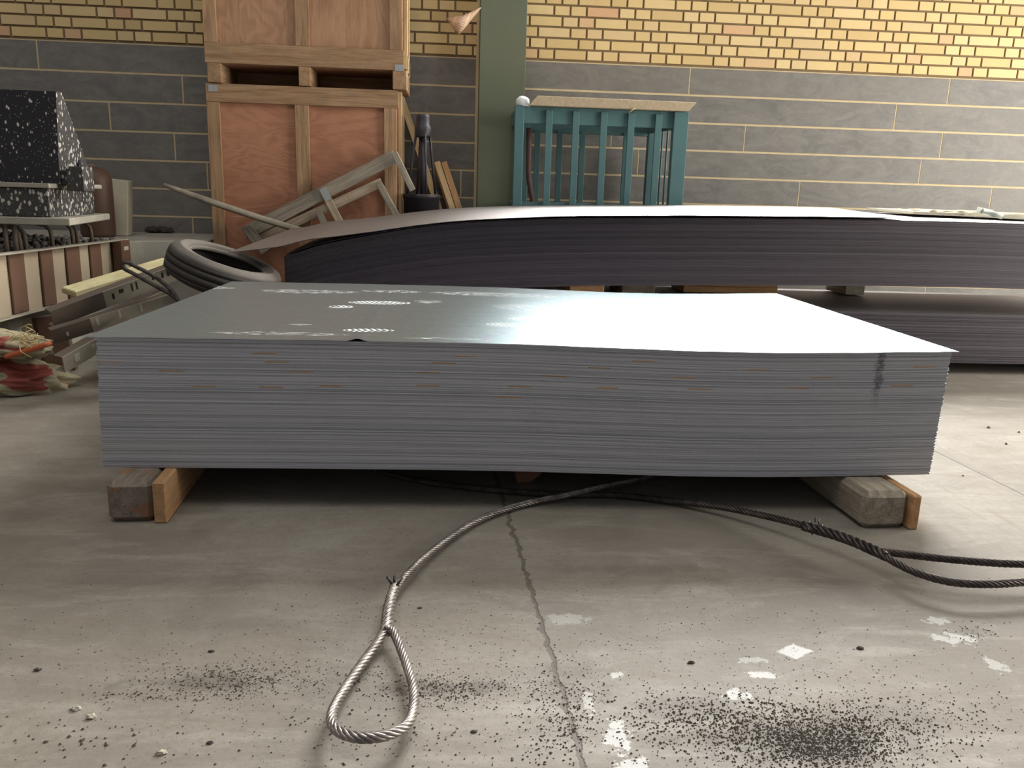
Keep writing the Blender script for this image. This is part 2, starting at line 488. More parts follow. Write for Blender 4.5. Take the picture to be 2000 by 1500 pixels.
m.set(m.b.inputs['Emission Color'], (1.0, 0.985, 0.96))
m.set(m.b.inputs['Emission Strength'], WIN_L)
MT['glass'] = m.m


# ------------------------------------------------------------------ mesh builder
class MB:
    def __init__(self):
        self.bm = bmesh.new()
        self.gc = self.bm.verts.layers.float_vector.new('gc')
        self.rn = self.bm.faces.layers.float.new('rnd')

    def poly(self, verts, faces, mi=0, gcs=None, rnd=None, smooth=False):
        vs = []
        for i, v in enumerate(verts):
            b = self.bm.verts.new(v)
            b[self.gc] = gcs[i] if gcs else Vector(v)
            vs.append(b)
        k = random.random() if rnd is None else rnd
        out = []
        for j, f in enumerate(faces):
            try:
                fc = self.bm.faces.new([vs[i] for i in f])
            except ValueError:
                continue
            fc.material_index = mi[j] if isinstance(mi, (list, tuple)) else mi
            fc[self.rn] = k
            fc.smooth = smooth
            out.append(fc)
        return vs, out

    def box(self, c, s, rot=None, bevel=0.0, mi=0, rnd=None, seg=1, taper=None):
        """box of full size s about c; rot = 3x3 matrix whose columns are the box axes"""
        c = Vector(c)
        rot = rot or Matrix.Identity(3)
        off = Vector((random.uniform(-9, 9), random.uniform(-9, 9), random.uniform(-9, 9)))
        vs, gs = [], []
        order = sorted(range(3), key=lambda i: -s[i])      # longest side carries the grain
        for x in (-.5, .5):
            for y in (-.5, .5):
                for z in (-.5, .5):
                    l = Vector((x * s[0], y * s[1], z * s[2]))
                    if taper and z > 0:
                        l.x *= taper[0]
                        l.y *= taper[1]
                    vs.append(c + rot @ l)
                    gs.append(Vector((l[order[0]], l[order[1]], l[order[2]])) + off)
        F = [(0, 1, 3, 2), (4, 6, 7, 5), (0, 4, 5, 1), (2, 3, 7, 6), (0, 2, 6, 4), (1, 5, 7, 3)]
        bv, bf = self.poly(vs, F, mi, gs, rnd)
        if bevel > 0:
            ed = set(e for f in bf for e in f.edges)
            bmesh.ops.bevel(self.bm, geom=list(ed), offset=bevel, segments=seg, affect='EDGES', profile=0.5, clamp_overlap=True)
        return self

    def beam(self, a, b, w, t, up=(0, 0, 1), bevel=0.003, mi=0, rnd=None):
        """board from a to b: width w across, thickness t along 'up'"""
        a, b = Vector(a), Vector(b)
        x = (b - a).normalized()
        u = Vector(up)
        y = u.cross(x)
        y = y.normalized() if y.length > 1e-6 else x.orthogonal().normalized()
        z = x.cross(y)
        rot = Matrix((x, y, z)).transposed()
        return self.box((a + b) / 2, ((b - a).length, w, t), rot, bevel, mi, rnd)

    def tube(self, pts, r, n=10, mi=0, caps=True, smooth=True):
        pts = [Vector(p) for p in pts]
        rs = r if isinstance(r, (list, tuple)) else [r] * len(pts)
        verts, gs = [], []
        prev = None
        L = 0
        for i, p in enumerate(pts):
            t = (pts[min(i + 1, len(pts) - 1)] - pts[max(i - 1, 0)]).normalized()
            if prev is None:
                nrm = t.orthogonal().normalized()
            else:
                nrm = prev - t * prev.dot(t)
                nrm = nrm.normalized() if nrm.length > 1e-8 else t.orthogonal().normalized()
            prev = nrm
            bn = t.cross(nrm)
            if i:
                L += (p - pts[i - 1]).length
            for k in range(n):
                a = 2 * math.pi * k / n
                verts.append(p + (nrm * math.cos(a) + bn * math.sin(a)) * rs[i])
                gs.append(Vector((L, math.cos(a) * rs[i], math.sin(a) * rs[i])))
        F = []
        for i in range(len(pts) - 1):
            for k in range(n):
                F.append((i * n + k, i * n + (k + 1) % n, (i + 1) * n + (k + 1) % n, (i + 1) * n + k))
        vs, fs = self.poly(verts, F, mi, gs, smooth=smooth)
        if caps:
            for ring in (vs[:n][::-1], vs[-n:]):
                try:
                    f = self.bm.faces.new(ring)
                    f.material_index = mi
                except ValueError:
                    pass
        return self

    def lathe(self, prof, c, axis=(0, 0, 1), n=24, mi=0, closed=False):
        """prof = [(radius, height)...]; turned about axis through c"""
        ax = Vector(axis).normalized()
        x = ax.orthogonal().normalized()
        y = ax.cross(x)
        c = Vector(c)
        verts, F, mm = [], [], []
        P = len(prof)
        for (r, h) in prof:
            for k in range(n):
                a = 2 * math.pi * k / n
                verts.append(c + ax * h + (x * math.cos(a) + y * math.sin(a)) * max(r, 1e-5))
        for i in range(P if closed else P - 1):
            j = (i + 1) % P
            for k in range(n):
                F.append((i * n + k, i * n + (k + 1) % n, j * n + (k + 1) % n, j * n + k))
                mm.append(mi[i] if isinstance(mi, (list, tuple)) else mi)
        vs, fs = self.poly(verts, F, mm, smooth=True)
        if not closed:
            for ring in (vs[:n][::-1], vs[-n:]):
                try:
                    f = self.bm.faces.new(ring)
                    f.material_index = mm[0]
                except ValueError:
                    pass
        return self

    def prism(self, pts, vec, mi=0, bevel=0.0, rnd=None):
        pts = [Vector(p) for p in pts]
        n = len(pts)
        vec = Vector(vec)
        F = [tuple(range(n))[::-1], tuple(range(n, 2 * n))] + [(i, (i + 1) % n, n + (i + 1) % n, n + i) for i in range(n)]
        bv, bf = self.poly(pts + [p + vec for p in pts], F, mi, rnd=rnd)
        bmesh.ops.recalc_face_normals(self.bm, faces=bf)
        if bevel > 0:
            ed = set(e for f in bf for e in f.edges)
            bmesh.ops.bevel(self.bm, geom=list(ed), offset=bevel, segments=1, affect='EDGES', clamp_overlap=True)
        return self

    def lump(self, c, s, sub=3, amp=0.25, freq=2.0, seed=0, flat=True, mi=0, fold=0.0, rot=None):
        res = bmesh.ops.create_icosphere(self.bm, subdivisions=sub, radius=1.0)
        c = Vector(c)
        rot = rot or Matrix.Identity(3)
        for v in res['verts']:
            d = v.co.copy()
            k = 1 + amp * mnoise.noise(d * freq + Vector((seed, seed * .7, 3))) + amp * .5 * mnoise.noise(d * freq * 2.3 + Vector((5, seed, 1)))
            if fold:
                k += fold * (0.5 - abs(mnoise.noise(Vector((d.x * 1.5, d.y * 3, d.z * 5)) + Vector((seed, 2, 1)))))
            v[self.gc] = d + Vector((seed, seed * 1.3, 0))
            l = Vector((d.x * s[0], d.y * s[1], d.z * s[2])) * k
            if flat and l.z < -s[2] * .55:
                l.z = -s[2] * .55
            v.co = c + rot @ l
        for f in set(f for v in res['verts'] for f in v.link_faces):
            f.smooth = True
            f.material_index = mi
            f[self.rn] = 0.5
        return self

    def build(self, name, mats, parent=None, loc=None):
        """ONE mesh object; shapes are given in hall coordinates and stored about the origin of the thing"""
        me = bpy.data.meshes.new(name)
        bmesh.ops.recalc_face_normals(self.bm, faces=self.bm.faces[:])
        o = bpy.data.objects.new(name, me)
        COL.objects.link(o)
        org = Vector((0, 0, 0))
        if parent is not None:
            o.parent = parent
            root = parent
            org = root.location.copy()
            while root.parent is not None:
                root = root.parent
                org += root.location
        elif loc is not None:
            org = Vector(loc)
            o.location = org
        for v in self.bm.verts:
            v.co -= org
        self.bm.to_mesh(me)
        self.bm.free()
        for mm in (mats if isinstance(mats, (list, tuple)) else [mats]):
            me.materials.append(MT[mm] if isinstance(mm, str) else mm)
        return o


def tag(o, label, cat, group=None, kind=None):
    o['label'] = label
    if cat:
        o['category'] = cat
    if group:
        o['group'] = group
    if kind:
        o['kind'] = kind
    return o


def thing(name, label, cat, loc, group=None):
    o = bpy.data.objects.new(name, None)
    o.empty_display_size = 0.05
    COL.objects.link(o)
    o.location = loc
    return tag(o, label, cat, group)


def struct(o, label=None):
    o['kind'] = 'structure'
    if label:
        o['label'] = label
    return o


def part(mb, name, mats, parent, label=None):
    o = mb.build(name, mats, parent)
    if label:
        o['label'] = label
    return o


# ------------------------------------------------------------------ the hall
fl = MB()
fl.poly([(-9, -3, 0), (11, -3, 0), (11, 6.9, 0), (-9, 6.9, 0)], [(0, 1, 2, 3)])
fl.poly([(-9, -3, -.2), (11, -3, -.2), (11, 6.9, -.2), (-9, 6.9, -.2)], [(3, 2, 1, 0)])
struct(fl.build('floor', 'floor'))

WY, WT, BZ = 6.5, 0.3, 1.94               # face of the wall, its thickness, where brick starts
X0, X1, ZT = -8.0, 10.0, 6.3
wb = MB()
wx0, wx1, wz0, wz1 = WIN
for (a, b, c, d) in [(X0, wx0, BZ, ZT), (wx1, X1, BZ, ZT), (wx0, wx1, BZ, wz0), (wx0, wx1, wz1, ZT)]:
    wb.box(((a + b) / 2, WY + WT / 2, (c + d) / 2), (b - a, WT, d - c), mi=1)
wb.box(((X0 + X1) / 2, WY + WT / 2, BZ / 2), (X1 - X0, WT, BZ), mi=3)
BH, JT, LS, LH = 0.0765, 0.0155, 0.244, 0.1215   # course, joint, stretcher and header pitch
row = 0
z = BZ + JT * 0.6
while z + BH < ZT:
    x = X0 - row * 0.064 % (LS + 2 * LH)
    k = 0
    while x < X1:
        L = LS if k % 3 == 0 else LH
        a, b = max(x + JT / 2, X0), min(x + L - JT / 2, X1)
        segs = [(a, b)] if b - a > .02 else []
        if z + BH > wz0 and z < wz1:
            segs = [(p, q) for (p, q) in [(a, min(b, wx0)), (max(a, wx1), b)] if q - p > .02]
        for (p, q) in segs:
            j = random.uniform(0, .002)
            wb.box(((p + q) / 2, WY - .001 + j, z + BH / 2), (q - p, .02, BH - JT), mi=0)
        x += L
        k += 1
    z += BH
    row += 1
SH = 0.203
known = {0: [74, 1348, 1855], 1: [357, 1750], 2: [215, 700, 1195, 1455], 3: [342, 1247, 1797], 4: [900, 1560], 5: [252, 1100, 1900], 6: [378, 1400]}
for k in range(10):
    zt, zb = BZ - SH * k, max(BZ - SH * (k + 1), 0.0)
    if zt - zb < .03:
        continue
    js = sorted(at_y(px, 110 + 57 * k + px * .03, WY).x for px in known.get(k, [300 + 90 * (k % 4), 1250, 1800]))
    js = [X0] + [js[0] - 3.6, js[0] - 1.9] + js + [js[-1] + 1.6, js[-1] + 3.1] + [X1]
    js = sorted(v for v in js if X0 <= v <= X1)
    for a, b in zip(js[:-1], js[1:]):
        wb.box(((a + b) / 2, WY + .0075, (zt + zb) / 2), (b - a - .008, .02, zt - zb - .0125), mi=2, bevel=.0012)
wb.box((.192, WY - .008, ZT / 2), (.02, .03, ZT), mi=3)
struct(wb.build('wall_back', ['brick', 'mortar', 'stone', 'grout']), 'back wall of yellow brick above long grey slate slabs')

wf = MB()
for x in [wx0 + .03, wx1 - .03] + [wx0 + (wx1 - wx0) * i / 4 for i in (1, 2, 3)]:
    wf.box((x, WY + .12, (wz0 + wz1) / 2), (.06, .07, wz1 - wz0))
for zz in (wz0 + .03, wz1 - .03, wz0 + (wz1 - wz0) / 2):
    wf.box(((wx0 + wx1) / 2, WY + .12, zz), (wx1 - wx0, .06, .06))
wfo = struct(wf.build('window_1', 'frame', None, (wx0, WY + .1, wz0)), 'bright window high in the brick wall')
gp = MB()
gp.box(((wx0 + wx1) / 2, WY + .17, (wz0 + wz1) / 2), (wx1 - wx0, .01, wz1 - wz0))
part(gp, 'window_pane', 'glass', wfo)

cb = MB()
cx0, cx1, cyf = 0.203, 0.537, 6.30
cb.box(((cx0 + cx1) / 2, cyf + .006, ZT / 2), (cx1 - cx0, .012, ZT), bevel=.002)
cb.box(((cx0 + cx1) / 2, WY - .03, ZT / 2), (cx1 - cx0, .012, ZT), bevel=.002)
cb.box((cx0 + .05, cyf + .09, ZT / 2), (.012, .16, ZT))
cb.box((cx1 - .05, cyf + .09, ZT / 2), (.012, .16, ZT))
struct(cb.build('trim_1', 'column', None, ((cx0 + cx1) / 2, cyf + .1, 0)), 'olive green steel column against the back wall')

# low concrete platform in the left corner, behind the formwork panel
PZ = 0.60
pA, pB = at_z(-420, 552, .62), at_z(252, 468, .62)        # line of the formwork panel
dv = (pB - pA).normalized()
nv = Vector((-dv.y, dv.x, 0))
pl = MB()
q0, q1 = pA + nv * .10 - dv * 2.0, pB + nv * .10
fr = at_z(258, 470, PZ)
pl.prism([(q0.x, q0.y, 0), (q1.x, q1.y, 0), (fr.x + .05, max(fr.y, q1.y) + .02, 0), (-1.63, 5.66, 0), (-1.63, WY - .02, 0), (-7.9, WY - .02, 0)], (0, 0, PZ), bevel=.008)
struct(pl.build('trim_2', 'platform', None, (-2.6, 5.6, 0)), 'low raised concrete platform in the left corner')

# ------------------------------------------------------------------ pale steel stack in the middle
BL, BR = Vector((-1.022, 2.405, .125)), Vector((1.523, 2.357, .125))
e1 = Vector(((BR - BL).x, (BR - BL).y, 0))
SL = e1.length
ang = math.atan2(e1.y, e1.x)
SD = 1.50
prof = [(0, 0.0), (.27, .001), (.54, .002), (.9, .002), (1.22, .0), (1.5, -.006), (1.75, -.0115), (2.0, -.012), (2.25, -.007), (2.45, -.001), (SL, .002), (SL + .2, .004), (-.2, 0)]
prof.sort()


def lerp(tab, u):
    for (a, b) in zip(tab[:-1], tab[1:]):
        if u <= b[0]:
            t = (u - a[0]) / (b[0] - a[0])
            t = t * t * (3 - 2 * t) * .35 + t * .65
            return a[1] + (b[1] - a[1]) * max(0, min(1, t))
    return tab[-1][1]


def sheet_mesh(name, L, D, T, zf, mats, dashes=(), nu=44, u0=0.0, mi_top=0, wavy=0.0, rear=None, curl=False, skew=0.0):
    cuts = sorted(set([round(u0 + L * i / nu, 4) for i in range(nu + 1)] + [round(v, 4) for d in dashes for v in d]))
    bm = bmesh.new()
    ring = []
    for u in cuts:
        w = zf(u)
        wv = abs(wavy * mnoise.noise(Vector((u * 4, 1, 0)))) + (.009 * math.exp(-((u - .745) / .018) ** 2) if curl else 0)
        wr = (zf(u + skew) if skew else w) + (rear(u) if rear else 0)
        q_ = .05 / D
        wm = w + (wr - w) * q_
        ring.append([bm.verts.new(c_) for c_ in ((u, 0, w + wv), (u, .05, wm), (u + skew, D, wr), (u + skew, D, wr + T), (u, .05, wm + T), (u, 0, w + T + wv))])
    for a, b, ua, ub in zip(ring[:-1], ring[1:], cuts[:-1], cuts[1:]):
        mid = (ua + ub) / 2
        for (i, j, mi) in ((0, 1, 0), (1, 2, 0), (2, 3, 1), (3, 4, 0), (4, 5, 0), (5, 0, 1)):
            f = bm.faces.new((a[i], b[i], b[j], a[j]))
            f.material_index = mi
            if (i, j) == (5, 0) and any(d[0] <= mid <= d[1] for d in dashes):
                f.material_index = 2
            f.smooth = mi == 0
    for r_, fl_ in ((ring[0], 1), (ring[-1], 0)):
        f = bm.faces.new(r_ if fl_ else r_[::-1])
        f.material_index = 1
    bmesh.ops.recalc_face_normals(bm, faces=bm.faces[:])
    for e in bm.edges:
        if any(not f.smooth for f in e.link_faces):
            e.smooth = False
    me = bpy.data.meshes.new(name)
    bm.to_mesh(me)
    bm.free()
    for k in mats:
        me.materials.append(MT[k] if isinstance(k, str) else k)
    return me


NS, PITCHZ = 130, 0.00305
base_me = sheet_mesh('steel_sheet', SL, SD, PITCHZ - .0002, lambda u: lerp(prof, u), ['sheet', 'edge', 'rustmark'])
# the orange rust marks the photograph shows on the front edges: (x px, y px) of each mark's middle
marks = [(210, 707), (330, 725), (510, 691), (535, 708), (585, 727), (860, 711), (830, 729), (900, 697), (830, 754), (640, 755), (525, 757), (395, 756), (1010, 756), (1075, 735), (1165, 719), (1250, 707),
         (1180, 758), (1330, 739), (1360, 761), (1475, 724), (1555, 760), (1600, 739), (1800, 718), (1755, 754), (990, 778)]
rows = {}
for (px, py) in marks:
    p = at_y(px, py, 2.405 - .048 * (px - 192) / 1650)
    u = (p.x - BL.x)
    k = int(round((p.z - .125 - lerp(prof, u)) / PITCHZ))
    rows.setdefault(max(2, min(NS - 3, k)), []).append((max(.001, u - .035), min(SL - .001, u + .035)))
SG = 'galvanized sheets of the pale stack'
for k in range(NS - 1):
    me = base_me
    if k in rows:
        me = sheet_mesh('steel_sheet', SL, SD, PITCHZ - .0002, lambda u: lerp(prof, u), ['sheet', 'edge', 'rustmark'], rows[k])
    o = bpy.data.objects.new('steel_sheet', me)
    COL.objects.link(o)
    jx = random.uniform(-.0025, .0025) + .012 * (k / NS)
    o.location = (BL.x + jx, BL.y + random.uniform(-.0012, .0012), BL.z + .0002 + k * PITCHZ)
    o.rotation_euler = (0, 0, ang)
    if k == 0:
        tag(o, 'lowest pale grey steel sheet of the middle stack, lying directly on the timbers', 'steel sheet', SG)
    elif k in rows:
        tag(o, 'pale grey steel sheet in the middle stack with orange rust marks on its front edge', 'steel sheet', 'rust-marked galvanized sheets of the pale stack')
    else:
        tag(o, 'plain pale grey steel sheet pressed inside the middle stack, no rust on its edge', 'steel sheet', SG)


def top_uv(px, py):
    p = at_z(px, py, BL.z + NS * PITCHZ)
    d = p - BL
    return (d.x * math.cos(ang) + d.y * math.sin(ang), -d.x * math.sin(ang) + d.y * math.cos(ang))


prints = []
for (px, py, a, lu, lv, kind) in [(735, 592, 0.05, .13, .055, 'boot'), (660, 600, 0.05, .05, .045, 'boot'), (712, 646, 0.08, .085, .032, 'boot'), (978, 634, -.1, .07, .045, 'boot'), (1015, 622, .3, .06, .04, 'boot'),
                                  (1030, 600, 0, .16, .10, 'dust'), (960, 575, 0, .30, .08, 'dust'), (600, 570, 0, .22, .07, 'dust'), (540, 652, 0, .22, .03, 'dust'), (880, 662, 0, .16, .02, 'dust'),
                                  (1080, 640, 0, .10, .10, 'dust'), (830, 590, .1, .06, .05, 'dust'), (760, 570, 0, .14, .05, 'dust'), (420, 562, 0, .08, .05, 'dust'), (580, 635, 0, .04, .02, 'dust')]:
    u, v = top_uv(px, py)
    prints.append((u, v, a, lu, lv, kind))
MT['sheettop'] = make_sheet_top(prints)
tp = sheet_mesh('steel_sheet', SL + .045, SD + .012, .0028, lambda u: lerp(prof, u), ['sheettop', 'edge'], (), 220, -.026, wavy=.002, curl=True)
o = bpy.data.objects.new('steel_sheet', tp)
COL.objects.link(o)
o.location = (BL.x + .012, BL.y - .007, BL.z + .0012 + (NS - 1) * PITCHZ)
o.rotation_euler = (0, 0, ang)
tag(o, 'topmost pale steel sheet of the middle stack, with dusty boot prints and white glare', 'steel sheet', SG)

# timbers under the pale stack
def timber(name, label, p0, p1, w, h, bw, mats, side=1, bh=None, cat='timber'):
    p0, p1 = Vector(p0), Vector(p1)
    d = (p1 - p0).normalized()
    n = Vector((d.y, -d.x, 0))
    t = thing(name, label, cat, ((p0 + p1) / 2).to_tuple())
    m_ = MB()
    m_.beam(p0 + Vector((0, 0, h / 2)), p1 + Vector((0, 0, h / 2)), w, h, bevel=.017)
    part(m_, 'beam', mats[0], t)
    if bw:
        bh = bh or h
        m_ = MB()
        c = n * side * (w / 2 + bw / 2 + .001) - d * .012
        m_.beam(p0 + c + Vector((0, 0, bh / 2)), p1 + c + Vector((0, 0, bh / 2)), bw, bh, bevel=.004)
        part(m_, 'side_board', mats[1], t, 'orange brown board nailed along its side')
    return t


a = at_z(212, 1020)
b = at_z(301, 1022)
timber('timber_bearer', 'squared timber with a reddish brown end under the left end of the pale steel stack', ((a.x + b.x) / 2, 2.285, 0), ((a.x + b.x) / 2 - .085, 3.95, 0), (b - a).length, .1245, .036, ['timber', 'boardwood'])
timber('timber_bearer', 'grey squared timber sticking out under the right end of the pale steel stack', (1.318, 2.225, 0), (1.318 - .07, 3.95, 0), .145, .1165, .03, ['oldwood', 'boardwood'], 1, .108)
t = thing('timber_bearer', 'short reddish rounded log end under the middle of the pale steel stack', 'timber', (.25, 3.0, 0))
m_ = MB()
c0 = at_y(1035, 955, 2.62)
m_.prism([(c0.x - .048, 2.62, 0.0), (c0.x + .002, 2.62, 0.0), (c0.x + .036, 2.62, .03), (c0.x + .052, 2.62, .07), (c0.x + .055, 2.62, .1215), (c0.x - .05, 2.62, .1215)], (-.05, 1.4, 0), bevel=.004)
part(m_, 'beam', 'redtimber', t)

# ------------------------------------------------------------------ dark steel stacks behind
YF = 4.495
DK = 1.14
arch = [(-1.3, .545), (-.88, .600), (-.703, .658), (-.486, .708), (-.214, .760), (.059, .796), (.35, .818), (.613, .833), (1.177, .850), (1.751, .862), (2.485, .872), (3.239, .872), (4.2, .85), (5.2, .80)]


def smooth_tab(tab):
    def f(u):
        # Catmull-Rom through the table
        i = 0
        while i < len(tab) - 2 and u > tab[i + 1][0]:
            i += 1
        p1_, p2 = tab[i], tab[i + 1]
        p0_ = tab[i - 1] if i > 0 else (2 * p1_[0] - p2[0], 2 * p1_[1] - p2[1])
        p3 = tab[i + 2] if i + 2 < len(tab) else (2 * p2[0] - p1_[0], 2 * p2[1] - p1_[1])
        t = (u - p1_[0]) / (p2[0] - p1_[0])
        m1 = (p2[1] - p0_[1]) / (p2[0] - p0_[0]) * (p2[0] - p1_[0])
        m2 = (p3[1] - p1_[1]) / (p3[0] - p1_[0]) * (p2[0] - p1_[0])
        return (2 * t**3 - 3 * t**2 + 1) * p1_[1] + (t**3 - 2 * t**2 + t) * m1 + (-2 * t**3 + 3 * t**2) * p2[1] + (t**3 - t**2) * m2
    return f


archf = smooth_tab(arch)
BLEN = 4.9
NB, BP = 104, 0.0035
bme = sheet_mesh('black_steel_sheet', BLEN, DK, BP - .0005, lambda u: archf(u - .88) - .0006, ['bsheet', 'bedge'], (), 60, rear=lambda u: .028)
UG = 'dark sheets of the upper arched stack'
for k in range(NB):
    o = bpy.data.objects.new('black_steel_sheet', bme)
    COL.objects.link(o)
    zz = -(k + 1) * BP
    o.location = (-.88 + random.uniform(-.0003, .0003), YF + random.uniform(-.002, .002), zz)
    if k == NB - 1:
        tag(o, 'lowest dark steel sheet of the upper arched stack, facing the gap below', 'steel sheet', UG)
    else:
        tag(o, 'dark steel sheet pressed inside the arched upper stack behind the pale one', 'steel sheet', UG)
for (dx, dz0, lab, ln) in [(-.235, .015, 'uppermost loose dark steel sheet whose pointed left corner juts out over the tyre', 3.65), (.01, .0006, 'dark steel sheet lying just under the loose uppermost sheet of the arched stack', 4.9)]:
    lift = (lambda u, d=dx, z=dz0: archf(-.88 + d + u) + z + (.042 * math.exp(-(max(0, u - .2) / .32) ** 2) if d < -.1 else .006 * math.exp(-((u - .1) / .5) ** 2)))
    me = sheet_mesh('black_steel_sheet', ln, DK, .003, lift, ['bsheet', 'bedge'], (), 90, 0, 0, 0.004 if dx < -.1 else 0, (lambda u: .040 + .014 * math.exp(-(u / .5) ** 2)) if dx < -.1 else (lambda u: .029), skew=.16 if dx < -.1 else 0)
    o = bpy.data.objects.new('black_steel_sheet', me)
    COL.objects.link(o)
    o.location = (-.88 + dx, YF - (.20 if dx < -.1 else 0), 0)
    if dx < -.1:                         # the loose sheet lies slightly askew
        o.rotation_euler = (0, 0, R(2.9))
    tag(o, lab, 'steel sheet', UG)

NL, LP = 70, 0.0041
lowt = [(.2, .0), (1.2, .0), (2.4, -.006), (3.4, -.010), (5, -.010), (6, -.01)]
lowf = smooth_tab(lowt)
lme = sheet_mesh('black_steel_sheet', 4.4, DK + .05, LP - .0002, lambda u: lowf(u + .4), ['bsheet', 'bedge'], (), 30)
LG = 'dark sheets of the lower stack'
for k in range(NL):
    o = bpy.data.objects.new('black_steel_sheet', lme)
    COL.objects.link(o)
    o.location = (.4 + random.uniform(-.005, .005), YF + random.uniform(-.004, .004), .0775 + k * LP)
    tag(o, 'topmost dark steel sheet of the lower stack, its flat face showing in the gap' if k == NL - 1 else 'dark steel sheet pressed inside the lower stack under the arched one', 'steel sheet', LG)

BRG = 'timbers under the lower dark stack'
for i, x in enumerate((1.2, 2.6, 3.9)):
    m_ = MB()
    m_.beam((x, YF + .09, .034), (x, YF + DK - .02, .034), .10, .066, bevel=.006)
    tag(m_.build('timber_bearer', 'timber', None, (x, YF + .5, 0)), 'dark squared timber on the floor in the shade under the lower dark stack', 'timber', BRG)

# wooden blocks in the gap between the two dark stacks
def block(px0, px1, py, Y, d, mat_, label, z0=.366, top=None, n=1):
    a, b = at_y(px0, py, Y), at_y(px1, py, Y)
    zt = top if top is not None else archf((a.x + b.x) / 2) - .372
    m_ = MB()
    h = (zt - z0) / n
    for i in range(n):
        m_.beam(((a.x + b.x) / 2, Y, z0 + h * (i + .5)), ((a.x + b.x) / 2, Y + d, z0 + h * (i + .5)), b.x - a.x, h - .001, bevel=.004)
    return tag(m_.build('wood_block', mat_, None, ((a.x + b.x) / 2, Y + d / 2, z0)), label, 'wood block')


block(1113, 1180, 568, 4.62, .5, 'boardwood', 'orange wooden block under the arched dark stack, just behind the pale stack')
block(1215, 1280, 556, 5.0, .4, 'oldwood', 'pale grey wooden block in the gap between the dark stacks, near their middle')
block(1335, 1520, 557, 5.25, .3, 'boardwood', 'wide layered wooden block in the gap between the dark stacks', n=3)
block(1652, 1690, 560, 5.3, .3, 'oldwood', 'small grey wooden block in the gap between the dark stacks, at the right')

# dusty rubble board and pipe on top of the arched stack, at the right
m_ = MB()
rp = [at_y(1712, 417, 5.45), at_y(1800, 420, 5.42), at_y(1900, 424, 5.4), at_y(2060, 431, 5.4)]
for i, p in enumerate(rp[:-1]):
    q = rp[i + 1]
    za, zb = archf(p.x) + .036, archf(q.x) + .036
    m_.prism([(p.x, 5.0, za), (q.x, 4.95, zb), (q.x, 5.6, zb + .014), (p.x, 5.6, za + .014)], (0, 0, .014 + .005 * i))
for i in range(60):
    x = random.uniform(rp[0].x, rp[-1].x)
    m_.lump((x, random.uniform(5.0, 5.55), archf(x) + .056), (random.uniform(.012, .045), .03, random.uniform(.005, .014)), 1, .3, 2, i)
tag(m_.build('dusty_board', 'lichen', None, (rp[1].x, 5.3, archf(rp[1].x))), 'dusty rough board lying on the right end of the arched dark stack', 'board')
t = thing('pipe_bracket', 'pale pipe stub on a slanted strip, on the dusty board of the arched dark stack', 'pipe', at_y(1925, 430, 5.0))
m_ = MB()
A0, A1 = at_y(1905, 432, 4.9), at_y(1938, 416, 4.9)
A0.z = archf(A0.x) + .072
m_.beam(A0, A1, .036, .012, up=(0, 1, 0), bevel=.002)
part(m_, 'strip', 'pipe', t)
m_ = MB()
P0, P1 = at_y(1920, 413, 4.9), at_y(1959, 423, 4.84)
m_.tube([P0, P1], .017, 16)
m_.tube([P1 - (P1 - P0).normalized() * .002, P1 + (P1 - P0).normalized() * .0015], .012, 16, mi=1)
part(m_, 'pipe', ['pipe', 'hole'], t)

